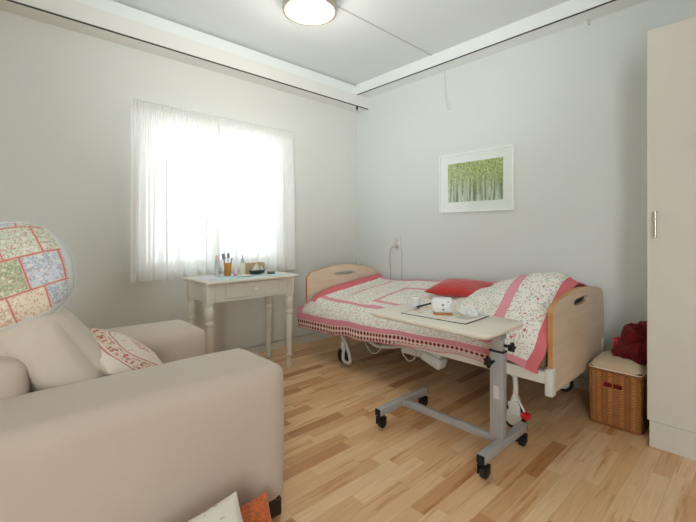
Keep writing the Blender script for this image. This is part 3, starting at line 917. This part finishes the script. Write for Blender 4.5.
# clamp knobs (star grips)
def star(c, d, r=.026):
    bm = bmesh.new(); d = Vector(d).normalized()
    M = Matrix.Translation(c) @ d.to_track_quat('Z', 'Y').to_matrix().to_4x4()
    b2 = bmesh.new(); ring = []
    n = 48
    for z, sc in ((0, .85), (.004, 1), (.016, 1), (.02, .85)):
        ring.append([b2.verts.new((sc*r*(.72+.28*math.cos(5*2*PI*i/n))*math.cos(2*PI*i/n), sc*r*(.72+.28*math.cos(5*2*PI*i/n))*math.sin(2*PI*i/n), z)) for i in range(n)])
    for a, b in zip(ring, ring[1:]):
        for i in range(n): b2.faces.new((a[i], a[(i+1) % n], b[(i+1) % n], b[i]))
    b2.faces.new(ring[0][::-1]); b2.faces.new(ring[-1])
    b2.transform(M); merge(bm, b2)
    cyl(bm, Vector(c)-d*.03, Vector(c), .007, 10)
    return bm
linkmesh('clamp_knob', star((pxx-.020, pyy-.048, .475), (-.3, -1, 0)), M_black, OT)
linkmesh('clamp_knob', star((pxx+.058, pyy+.0, .555), (1, -.2, 0), .024), M_black, OT)
linkmesh('collar', B(pxx-.037, pxx+.037, pyy-.023, pyy+.023, .520, .530, .003), M_black, OT)
linkmesh('rating_label', B(pxx-.014, pxx+.014, pyy-.0212, pyy-.0198, .30, .36), plain('label', '#C9C6C2', .5, .3, var=.1, scale=80), OT, False)

# things on the overbed table
def placemat_mat():
    t = NT('printed placemat'); co = t.coord(); x, y, z = t.xyz(co)
    n = t.noise(co, 16, 3)
    c = t.ramp(n, [(.35, lin('#E9E6DE')), (.55, lin('#E6E2D8')), (.66, lin('#D9B58A')), (.75, lin('#CE8F5A'))])
    return t.done(t.bsdf(c, .4, .4))
def quad_slab(p, z, t):
    bm = bmesh.new()
    lo = [bm.verts.new((a, b, z)) for a, b in p]; hi = [bm.verts.new((a, b, z+t)) for a, b in p]
    bm.faces.new(lo[::-1]); bm.faces.new(hi)
    for i in range(4): bm.faces.new((lo[i], lo[(i+1) % 4], hi[(i+1) % 4], hi[i]))
    return bm
pmk = thing('placemat', 'rectangular white placemat with black border on the overbed table', 'placemat', (1.88, -1.16, zt))
pm = [(1.715, -1.315), (2.115, -1.29), (2.10, -1.02), (1.70, -1.045)]
linkmesh('border', quad_slab(pm, zt+.0003, .0025), M_black, pmk, False)
ctr = Vector((1.9075, -1.1675))
pin = [tuple(ctr + (Vector(p)-ctr)*.972) for p in pm]
linkmesh('printed_sheet', quad_slab(pin, zt+.0025, .0008), placemat_mat(), pmk, False)
zp = zt + .0034
# white device
dv = thing('tabletop_device', 'white rounded plastic device with dark dots standing on the overbed table', 'device', (1.90, -1.19, zp))
DM = place((1.895, -1.165, zp+.052), (.80, .60, 0), (0, 0, 1))
b2 = bmesh.new(); 
layered(b2, rrect(-.062, .062, -.042, .042, .03), [(-.034, .012), (-.028, .004), (-.016, 0), (.02, 0), (.03, .003), (.034, .010)])
linkmesh('housing', b2, M_wplast, dv, M=DM)
b2 = bmesh.new(); box(b2, -.052, .052, -.0525, -.041, -.028, .036, .003)
linkmesh('base', b2, plain('orange brown base', '#B8743C', .5), dv, M=DM)
M_navy = plain('navy plastic', '#2A3654', .4)
b2 = bmesh.new()
for (a, b_, r) in ((.0, .004, .0055), (.002, -.022, .0048), (.028, .022, .0035)): cyl(b2, (a, b_, .033), (a, b_, .0365), r, 14)
linkmesh('button', b2, M_navy, dv, M=DM)
b2 = bmesh.new(); box(b2, .040, .056, -.022, .016, .030, .0345, .002)
linkmesh('speaker_grille', b2, M_greyplastic, dv, M=DM)
cu = thing('beaker', 'small white beaker at the left end of the overbed table', 'cup', (1.70, -1.17, zt))
c = (1.672, -1.12, zt+.0005)
lathe_obj('beaker', tub(.03, .058, .003, .93), c, M_wplast, cu)
lathe_obj('lid', [(0, .056), (.029, .056), (.0315, .058), (.0315, .064), (.026, .068), (0, .069)], c, M_knob, cu)
pn = thing('pen', 'black pen propped between the white beaker and the white device', 'pen', (1.75, -1.14, zp))
bm = bmesh.new(); cyl(bm, (1.705, -1.155, zp+.010), (1.80, -1.075, zp+.045), .0055, 12, .002)
linkmesh('barrel', bm, M_black, pn)
bm = bmesh.new(); cyl(bm, (1.705, -1.155, zp+.010), (1.690, -1.1675, zp+.0048), .004, 10)
linkmesh('tip', bm, M_greyplastic, pn)
# crumpled white tissues / cable behind the clock
def crumple(name, c, w, d, h, mat, seed, label, cat, n=26, fold=7):
    bm = bmesh.new()
    def fn(u, v):
        a, b = 2*u-1, 2*v-1
        e = max(0, 1-a**4)*max(0, 1-b**4)
        q = Vector((a*2.0+seed, b*2.0, seed))
        z = h*e*(.55+.9*abs(noise.noise(q)) + .35*noise.noise(q*fold*.35))
        return (c[0] + w/2*(a + .18*noise.noise(q*1.7)), c[1] + d/2*(b + .18*noise.noise(q*1.7+Vector((5, 5, 5)))), c[2] + max(0, z))
    grid(bm, n, n, fn)
    o = linkmesh(name, bm, mat)
    o.modifiers.new('thickness', 'SOLIDIFY').thickness = .002
    return tag(o, label, cat)
crumple('tissue', (2.0, -1.06, zp+.002), .13, .09, .035, plain('soft white tissue', '#E8E8E6', .9), 3.3, 'crumpled white tissue behind the white device on the overbed table', 'tissue')
bm = bmesh.new(); tube(bm, [(1.965, -1.135, zp+.02), (2.0, -1.13, zp+.012), (2.03, -1.11, zp+.004), (2.06, -1.12, zp+.004), (2.03, -1.15, zp+.004), (2.0, -1.14, zp+.004), (2.05, -1.09, zp+.004)], .0032, 8)
tag(linkmesh('white_cable', bm, M_plastic), 'thin white cable coiled on the placemat right of the white device', 'cable')
tag(linkmesh('card', B(2.0, 2.07, -1.20, -1.10, zp+.0003, zp+.0018), plain('grey card', '#BEBDB6', .6, .3), None, False), 'small grey card lying on the right side of the placemat', 'card')

# ------------------------------------------------------------------ wicker basket
def wicker_mat():
    t = NT('woven wicker')
    uv = t.coord('UV'); u, v, _ = t.xyz(uv)
    cu_ = t.m('MULTIPLY', u, 36); rv = t.m('MULTIPLY', v, 22)
    colp = t.m('MODULO', t.m('FLOOR', cu_), 2)
    fu = t.m('SUBTRACT', t.m('FRACT', cu_), .5)
    # strands slope alternately in neighbouring columns: herringbone
    sgn = t.m('SUBTRACT', t.m('MULTIPLY', colp, 2), 1)
    ry = t.m('ADD', rv, t.m('MULTIPLY', t.m('MULTIPLY', fu, sgn), 1.3))
    fr = t.m('MULTIPLY', t.m('ABSOLUTE', t.m('SUBTRACT', t.m('FRACT', ry), .5)), 2)
    cc = t.m('SUBTRACT', 1, t.m('POWER', t.m('MULTIPLY', t.m('ABSOLUTE', fu), 2), 4))
    h = t.m('MULTIPLY', t.m('SUBTRACT', 1, t.m('POWER', fr, 2)), cc)
    rnd = t.n('TexWhiteNoise', props={'noise_dimensions': '2D'}, Vector=t.comb(t.m('FLOOR', cu_), t.m('FLOOR', ry), 0))
    c = t.ramp(h, [(0, lin('#6A3616')), (.3, lin('#A05C2A')), (.75, lin('#C4823F')), (1, lin('#D29A5C'))])
    c = t.mix(t.m('MULTIPLY', rnd, .45), c, lin('#8E4C20'))
    st = t.n('TexNoise', Vector=t.comb(t.m('FLOOR', t.m('MULTIPLY', cu_, .5)), 0, 0), Scale=3.7)
    c = t.mix(t.m('MULTIPLY', colp, .55), c, lin('#6E3413'))
    c = t.mix(.3, c, t.ramp(st, [(.35, lin('#D9A468')), (.6, lin('#7C4420'))]))
    return t.done(t.bsdf(c, .5, .35, normal=t.bump(h, .8, .005)))
M_wick = wicker_mat()
K = thing('wicker_basket', 'brown square wicker laundry basket with cloth lining beside the wardrobe', 'basket', (2.565, -.32, 0))
bx0, bx1, by0, by1, bh = 2.432, 2.690, -.485, -.17, .308
def basket_fn(u, v):
    # walk round a rounded square; v = height
    o = rrect(-1, 1, -1, 1, .18, 6)
    n = len(o)
    seg = [math.dist(o[i], o[(i+1) % n]) for i in range(n)]
    f = (u % 1.0)*sum(seg); i = 0                     # even spacing along the outline
    while i < n-1 and f > seg[i]: f -= seg[i]; i += 1
    j = (i+1) % n; k = min(1, f/seg[i]) if seg[i] > 1e-9 else 0
    px, py = o[i][0]*(1-k)+o[j][0]*k, o[i][1]*(1-k)+o[j][1]*k
    s = .96 + .04*v + .012*math.sin(PI*v)
    bulge = 0.0
    return ((bx0+bx1)/2 + px*((bx1-bx0)/2*s + bulge), (by0+by1)/2 + py*((by1-by0)/2*s + bulge), .004 + bh*v)
bm = bmesh.new(); 
# handle cut-out: leave out faces on the front wall
N, Mv = 144, 72
uvl = bm.loops.layers.uv.verify()
VV = [[bm.verts.new(basket_fn(i/N, j/Mv)) for j in range(Mv+1)] for i in range(N)]
for i in range(N):
    for j in range(Mv):
        a = [(i, j), ((i+1) % N, j), ((i+1) % N, j+1), (i, j+1)]
        cc = sum((VV[p][q_].co for p, q_ in a), Vector())/4
        if cc.y < by0 + .03 and abs(cc.x - 2.553) < .042 and .222 < cc.z < .248 and abs(cc.x-2.553) > .004: continue
        f = bm.faces.new([VV[p][q_] for p, q_ in a])
        for l, (p, q_) in zip(f.loops, [(i, j), (i+1, j), (i+1, j+1), (i, j+1)]): l[uvl].uv = (p/N, q_/Mv)
bm.faces.new([VV[i][0] for i in range(N)][::-1])
o = linkmesh('woven_body', bm, M_wick, K)
sd = o.modifiers.new('thickness', 'SOLIDIFY'); sd.thickness = .010; sd.offset = -1
def rim_pts(v, off=0):
    return [Vector(basket_fn(i/48, v)) for i in range(48)] + [Vector(basket_fn(0, v))]
bm = bmesh.new(); tube(bm, rim_pts(1.0), .008, 8, sub=1)
linkmesh('rim', bm, M_wick, K)
bm = bmesh.new(); tube(bm, rim_pts(.012), .007, 8, sub=1)
linkmesh('base_rim', bm, M_wick, K)
M_linen = fabric('beige linen', '#C2AE92')
# padded cloth lid
def lid_fn(u, v):
    a, b = 2*u-1, 2*v-1
    o = max(abs(a), abs(b))
    r = (abs(a)**9+abs(b)**9)**(1/9)
    k = (o/r) if r > 1e-6 else 1
    e = max(0, (1-abs(a*k)**4)*(1-abs(b*k)**4))
    return ((bx0+bx1)/2 + a*k*.1275, (by0+by1)/2 + b*k*.155, bh+.0085 + .060*e**.55 + .004*noise.noise(Vector((a*3, b*3, 1))))
bm = bmesh.new(); grid(bm, 24, 24, lid_fn)
linkmesh('cloth_lid', bm, M_linen, K)['label'] = 'beige padded cloth lid'
bm = bmesh.new(); tube(bm, [Vector(basket_fn(i/48, 1)) + Vector((0, 0, .008)) for i in range(49)], .003, 6, sub=1)
linkmesh('lining_edge', bm, plain('cream piping', '#E6DFCC', .8), K)
bm = bmesh.new(); box(bm, bx0+.03, bx1-.03, by0+.035, by1-.03, .02, .28, .03, 3)
tag(linkmesh('folded_laundry', bm, satin('crimson cloth', '#8E1420', '#B01D2A', .8)), 'crimson cloth inside the wicker basket, seen through the handle hole', 'cloth')
# bundled dark red blanket on top
def bundle(c, r, seed, mat, parent, name):
    bm = bmesh.new(); bmesh.ops.create_icosphere(bm, subdivisions=4, radius=1)
    for v in bm.verts:
        p = v.co.copy()
        q = p*1.5 + Vector((seed, 0, seed*.3))
        k = 1 + .30*noise.noise(q*.8) - .42*abs(noise.noise(q*.9 + Vector((3, 7, 1)))) + .08 + .07*noise.noise(q*2.1) + .03*noise.noise(q*6)
        v.co = Vector((c[0] + p.x*r[0]*k, c[1] + p.y*r[1]*k, max(c[2]-r[2]*.8, c[2] + p.z*r[2]*k)))
    return linkmesh(name, bm, mat, parent)
def wine_mat():
    t = NT('dark red plaid wool'); co = t.coord()
    c = t.mix(t.noise(co, 14, 3), lin('#3F0D13'), lin('#7A1A22'))
    return t.done(t.bsdf(c, .95, .15, normal=t.bump(t.noise(co, 120, 3), .3, .003), Sheen_Weight=.08))
M_wine = wine_mat()
blk = thing('bundled_blanket', 'dark red blanket bundled up on top of the wicker basket', 'blanket', (2.61, -.27, .36))
bundle((2.615, -.265, .445), (.082, .10, .098), 1.7, M_wine, blk, 'upper_fold')
bundle((2.60, -.31, .40), (.085, .085, .06), 4.2, M_wine, blk, 'lower_fold')
bundle((2.645, -.34, .40), (.05, .06, .065), 9.4, M_wine, blk, 'lower_fold')
bundle((2.645, -.25, .51), (.062, .08, .06), 6.1, M_wine, blk, 'upper_fold')
bundle((2.545, -.26, .41), (.045, .055, .052), 2.4, satin('bright red wool', '#A5141E', '#C2202B', .9), blk, 'red_corner')['label'] = 'brighter red corner of the blanket'

# ------------------------------------------------------------------ armchair
A = thing('armchair', 'wide cream upholstered armchair with broad arms in the left foreground', 'armchair', (1.24, -2.7, 0))
def softbox(x0, x1, y0, y1, z0, z1, bev, seg=5, puff=.0, seed=0, cuts=10, wr=.003):
    bm = bmesh.new(); box(bm, x0, x1, y0, y1, z0, z1)
    bmesh.ops.subdivide_edges(bm, edges=bm.edges[:], cuts=cuts, use_grid_fill=True)
    c = Vector(((x0+x1)/2, (y0+y1)/2, (z0+z1)/2)); hs = Vector(((x1-x0)/2, (y1-y0)/2, (z1-z0)/2))
    for v in bm.verts:
        p = v.co - c
        # round: clamp to inner box then push out by bev
        q = Vector([max(-h+bev, min(h-bev, a)) for a, h in zip(p, hs)])
        d = p - q
        if d.length > 1e-9:
            # corner distribution
            d = d.normalized()*bev
        n = Vector([a/h for a, h in zip(q, hs)])
        pf = puff
        out = q + d
        w = Vector((0, 0, 0))
        for i in range(3):
            j, k = (i+1) % 3, (i+2) % 3
            if abs(p[i]) > hs[i]-1e-6:
                w[i] += math.copysign(pf*(1-(p[j]/hs[j])**2)*(1-(p[k]/hs[k])**2), p[i])
        s = Vector((p.x*4+seed, p.y*4, p.z*4))
        v.co = c + out + w + Vector((noise.noise(s), noise.noise(s+Vector((9, 0, 0))), noise.noise(s+Vector((0, 9, 0)))))*wr
    return bm
linkmesh('arm', softbox(1.475, 1.828, -3.22, -2.152, .060, .588, .048, puff=.012, seed=1, cuts=22), M_sofa, A)
linkmesh('arm', softbox(.690, 1.050, -3.22, -2.135, .060, .583, .048, puff=.012, seed=5, cuts=22), M_sofa, A)
linkmesh('seat_base', softbox(1.04, 1.49, -3.22, -2.17, .062, .30, .03, puff=.0, seed=2, cuts=8), M_sofa, A)
linkmesh('seat_cushion', softbox(1.052, 1.473, -2.97, -2.15, .295, .425, .045, puff=.02, seed=8, cuts=18), M_sofac, A)
linkmesh('backrest', softbox(.97, 1.51, -3.36, -2.915, .062, .70, .045, puff=.015, seed=6, cuts=20), M_sofa, A)
n_ = Vector((0, .855, .52)); u_ = Vector((0, -.52, .855))
bm = softbox(-.213, .213, -.20, .20, -.105, .105, .085, puff=.035, seed=4, cuts=22, wr=.006)
linkmesh('back_cushion', bm, M_sofac, A, M=place((1.262, -2.832, .632), (-1, 0, 0), u_))
M_dkfoot = plain('dark brown wood', '#3A2A22', .5)
for x in (.72, 1.778):
    for y in (-3.16, -2.205):
        linkmesh('foot', B(x-.035, x+.035, y-.035, y+.035, 0, .066, .004), M_dkfoot, A, False)

A.location += Vector((.048, -.045, 0))

# ------------------------------------------------------------------ cushions
def patch_mat():
    t = NT('patchwork print'); uv = t.coord('UV')
    r = t.mapping(uv, (3.7, 3.3, 1), (0, 0, 0), (.22, .10, 0))
    x, y, _ = t.xyz(r)
    wob = t.m('MULTIPLY', t.m('SUBTRACT', t.noise(uv, 26, 2), .5), .05)
    row = t.m('FLOOR', y); xs = t.m('ADD', x, t.m('MULTIPLY', row, .37))
    cx = t.m('FLOOR', xs)
    k = t.n('TexWhiteNoise', props={'noise_dimensions': '2D'}, Vector=t.comb(t.m('ADD', cx, 3.5), t.m('ADD', row, 5.5), 0))
    bg = t.ramp(k, [(0, lin('#C3CBD3')), (.18, lin('#B6BCA0')), (.36, lin('#E1D6C3')), (.54, lin('#C9CFBC')), (.7, lin('#DCC8B4')), (.85, lin('#BFCBD2'))], True)
    fg = t.ramp(k, [(0, lin('#8C9AA8')), (.18, lin('#8A9072')), (.36, lin('#B98F72')), (.54, lin('#A0705F')), (.7, lin('#AC8F58')), (.85, lin('#D0A49A'))], True)
    v1 = t.vor(uv, 22); v2 = t.vor(uv, 55); v2c = t.vor(uv, 55, 'Color'); a, b, c_ = t.xyz(v2c)
    ringm = t.m('LESS_THAN', t.m('ABSOLUTE', t.m('SUBTRACT', v1, .38)), .10)
    dots = t.m('LESS_THAN', v2, .34)
    sel = t.m('GREATER_THAN', k, .5)
    pat = t.m('ADD', t.m('MULTIPLY', ringm, t.m('SUBTRACT', 1, sel)), t.m('MULTIPLY', dots, sel))
    c = t.mix(t.m('MULTIPLY', pat, .6), bg, fg)
    n3 = t.noise(uv, 12, 4)
    c = t.mix(t.m('MULTIPLY', t.m('LESS_THAN', t.m('ABSOLUTE', t.m('SUBTRACT', n3, .5)), .010), .6), c, lin('#B9695A'))
    c = t.mix(t.m('MULTIPLY', t.m('GREATER_THAN', a, .86), .6), c, lin('#E9E3D8'))
    fx = t.m('FRACT', t.m('ADD', xs, wob)); fy = t.m('FRACT', t.m('ADD', y, wob))
    e = t.m('MINIMUM', t.m('MINIMUM', fx, t.m('SUBTRACT', 1, fx)), t.m('MINIMUM', fy, t.m('SUBTRACT', 1, fy)))
    c = t.mix(t.m('MULTIPLY', t.m('LESS_THAN', e, .05), .7), c, lin('#D9AFA6'))
    c = t.mix(t.m('MULTIPLY', t.m('LESS_THAN', e, .02), .85), c, lin('#BE6656'))
    # pale rim at the cushion edge: shading put into the colour
    u, v, _ = t.xyz(uv)
    ed = t.m('MINIMUM', t.m('MINIMUM', u, t.m('SUBTRACT', 1, u)), t.m('MINIMUM', v, t.m('SUBTRACT', 1, v)))
    c = t.mix(t.m('MULTIPLY', t.m('LESS_THAN', ed, .055), .85), c, lin('#DDE0DF'))
    return t.done(t.bsdf(c, .85, .2, normal=t.bump(t.noise(uv, 120, 2), .15, .002)))
rv = Vector((.10, .94, .30)); uvv = Vector((-.30, -.32, .90))
pw, phh, pt = .37, .36, .20
PM = place((1.40, -3.015, .948), rv, uvv)
P = thing('patchwork_cushion', 'plump patchwork cushion in floral prints standing on top of the armchair back', 'cushion', (1.40, -3.02, .79))
linkmesh('cover', pillow(pw, phh, pt, .0, 2.6, seed=11, puff=.5, bulge=.05, wr=.006), patch_mat(), P, M=PM)
bm = bmesh.new(); tube(bm, pillow_edge(pw, phh, 0, 24, .05), .004, 6, sub=1)
linkmesh('piping', bm, plain('pale blue piping', '#CFD8DA', .8), P, M=PM)
bm = bmesh.new()
for a in (-1,): obox(bm, (a*.133, .145, 0), (1, a*.8, 0), (-.8*a, 1, 0), (0, 0, 1), .03, .022, .006, .002)
linkmesh('corner_tab', bm, plain('grey green tab', '#8D948C', .8), P, M=PM)

def embro_mat():
    t = NT('red embroidery on cream'); uv = t.coord('UV'); u, v, _ = t.xyz(uv)
    du = t.m('ABSOLUTE', t.m('SUBTRACT', u, .5)); dv_ = t.m('ABSOLUTE', t.m('SUBTRACT', v, .5))
    d = t.m('POWER', t.m('ADD', t.m('POWER', du, 3.2), t.m('POWER', dv_, 3.2)), 1/3.2)
    base = t.mix(t.noise(uv, 200, 2), lin('#E2D8CB'), lin('#D8CCBE'))
    def band(c0, w): return t.m('LESS_THAN', t.m('ABSOLUTE', t.m('SUBTRACT', d, c0)), w)
    n = t.vor(uv, 26, 'Distance'); kc = t.vor(uv, 26, 'Color'); r, g, b = t.xyz(kc)
    fc = t.ramp(r, [(0, lin('#B2433A')), (.4, lin('#C4705C')), (.7, lin('#9A8A5C')), (.88, lin('#B65A66'))], True)
    flow = t.m('MULTIPLY', t.m('LESS_THAN', n, .42), t.m('GREATER_THAN', g, .15))
    wide = t.m('MAXIMUM', band(.40, .05), t.m('LESS_THAN', d, .12))
    n2 = t.noise(uv, 30, 3)
    vine = t.m('LESS_THAN', t.m('ABSOLUTE', t.m('SUBTRACT', n2, .5)), .03)
    c = t.mix(t.m('MULTIPLY', t.m('MULTIPLY', vine, wide), .8), base, lin('#BE7A62'))
    c = t.mix(t.m('MULTIPLY', t.m('MULTIPLY', flow, wide), .85), c, fc)
    c = t.mix(t.m('MULTIPLY', t.m('MAXIMUM', band(.325, .010), band(.47, .007)), .75), c, lin('#B9645A'))
    inner = t.m('MULTIPLY', t.m('LESS_THAN', d, .30), t.m('LESS_THAN', t.vor(uv, 18), .2))
    c = t.mix(t.m('MULTIPLY', inner, .8), c, lin('#B84A4A'))
    return t.done(t.bsdf(c, .85, .2, normal=t.bump(flow, .2, .002)))
EM = place((1.325, -2.625, .557), (-.42, .82, -.56), (-.50, -.50, .50))
E_ = thing('embroidered_cushion', 'small cream cushion embroidered in red resting on the armchair seat', 'cushion', (1.255, -2.62, .46))
linkmesh('cover', pillow(.40, .35, .15, .05, seed=21), embro_mat(), E_, M=EM)
bm = bmesh.new(); tube(bm, pillow_edge(.40, .35, .05), .003, 6, sub=1)
linkmesh('piping', bm, plain('cream cord', '#DDD2C4', .8), E_, M=EM)

def leaf_mat():
    t = NT('leaf print'); uv = t.coord('UV')
    base = t.mix(t.noise(uv, 180, 2), lin('#E3DDD0'), lin('#DAD3C5'))
    m2 = t.mapping(uv, (1, 2.0, 1), (0, 0, .6))
    v = t.vor(m2, 11); k = t.vor(m2, 11, 'Color'); r, g, b = t.xyz(k)
    leaf = t.m('MULTIPLY', t.m('LESS_THAN', v, .26), t.m('GREATER_THAN', g, .3))
    fc = t.ramp(r, [(0, lin('#9A9679')), (.4, lin('#B4A98C')), (.75, lin('#A98B6C'))], True)
    c = t.mix(t.m('MULTIPLY', leaf, .75), base, fc)
    return t.done(t.bsdf(c, .9, .2))
LM = place((2.10, -2.675, .142), (.2, .93, .20), (-.83, -.2, .5))
tag(linkmesh('leaf_print_cushion', pillow(.39, .33, .12, .06, seed=31), leaf_mat(), None, M=LM), 'cream cushion with leaf print on the floor against the armchair', 'cushion')
def orange_mat():
    t = NT('orange embroidered silk'); uv = t.coord('UV')
    base = t.mix(t.noise(uv, 9, 3), lin('#C9501F'), lin('#E27A3E'))
    n = t.noise(uv, 14, 3)
    st = t.m('LESS_THAN', t.m('ABSOLUTE', t.m('SUBTRACT', n, .5)), .03)
    c = t.mix(t.m('MULTIPLY', st, .7), base, lin('#7D5A36'))
    return t.done(t.bsdf(c, .5, .4, normal=t.bump(t.noise(uv, 160, 2), .15, .002), Sheen_Weight=.3))
OM = place((1.985, -2.43, .080), (.15, .95, .06), (-.60, -.10, .75))
tag(linkmesh('orange_cushion', pillow(.20, .22, .075, .08, seed=41), orange_mat(), None, M=OM), 'orange silk cushion on the floor by the front corner of the armchair', 'cushion')

# ------------------------------------------------------------------ light
def area(name, loc, target, sx, sy, power, color=(1, 1, 1)):
    l = bpy.data.lights.new(name, 'AREA'); l.shape = 'RECTANGLE'; l.size = sx; l.size_y = sy; l.energy = power; l.color = color
    o = bpy.data.objects.new(name, l); col.objects.link(o); o.location = loc
    o.rotation_euler = (Vector(target)-Vector(loc)).to_track_quat('-Z', 'Y').to_euler()
    return o
po_ = area('window_portal', (-.14, -1.61, 1.38), (2, -1.61, 1.38), 1.24, 1.16, 1)
po_.data.cycles.is_portal = True
area('rear_fill', (4.5, -4.5, 1.45), (1.3, -1.3, 1.5), 3.0, 2.2, 235, (.95, .985, 1))  # added fill lamp behind the camera; no window is built there
sp = bpy.data.lights.new('ceiling_fill_spot', 'SPOT'); sp.energy = 280; sp.color = (.92, .98, 1); sp.spot_size = math.radians(62); sp.spot_blend = 1; sp.shadow_soft_size = .3  # added spot that brightens the ceiling; the room has no such lamp
so = bpy.data.objects.new('ceiling_fill_spot', sp); col.objects.link(so); so.location = (3.4, -3.6, .6)
so.rotation_euler = (Vector((1.0, -1.2, 2.66)) - so.location).to_track_quat('-Z', 'Y').to_euler()
pl = bpy.data.lights.new('ceiling_lamp_light', 'POINT'); pl.energy = 5; pl.color = (1, .92, .8); pl.shadow_soft_size = .15
po = bpy.data.objects.new('ceiling_lamp_light', pl); col.objects.link(po); po.location = (LC[0], LC[1], H-.25)
w = bpy.data.worlds.new('sky'); scene.world = w; w.use_nodes = True
bg = w.node_tree.nodes['Background']; bg.inputs[0].default_value = (.93, .97, 1, 1); bg.inputs[1].default_value = 3.7

# ------------------------------------------------------------------ camera
cam = bpy.data.cameras.new('camera'); co = bpy.data.objects.new('camera', cam); col.objects.link(co)
cam.sensor_width = 36; cam.lens = 392/696*36
cam.shift_y = (231.7-261)/696
co.location = (3.1582, -3.0653, 1.1); co.rotation_euler = (PI/2, 0, math.radians(137.17-90))
cam.clip_start = .02
scene.camera = co
scene.view_settings.view_transform = 'Standard'
scene.view_settings.look = 'None'
scene.view_settings.exposure = .24
scene.cycles.diffuse_bounces = 8
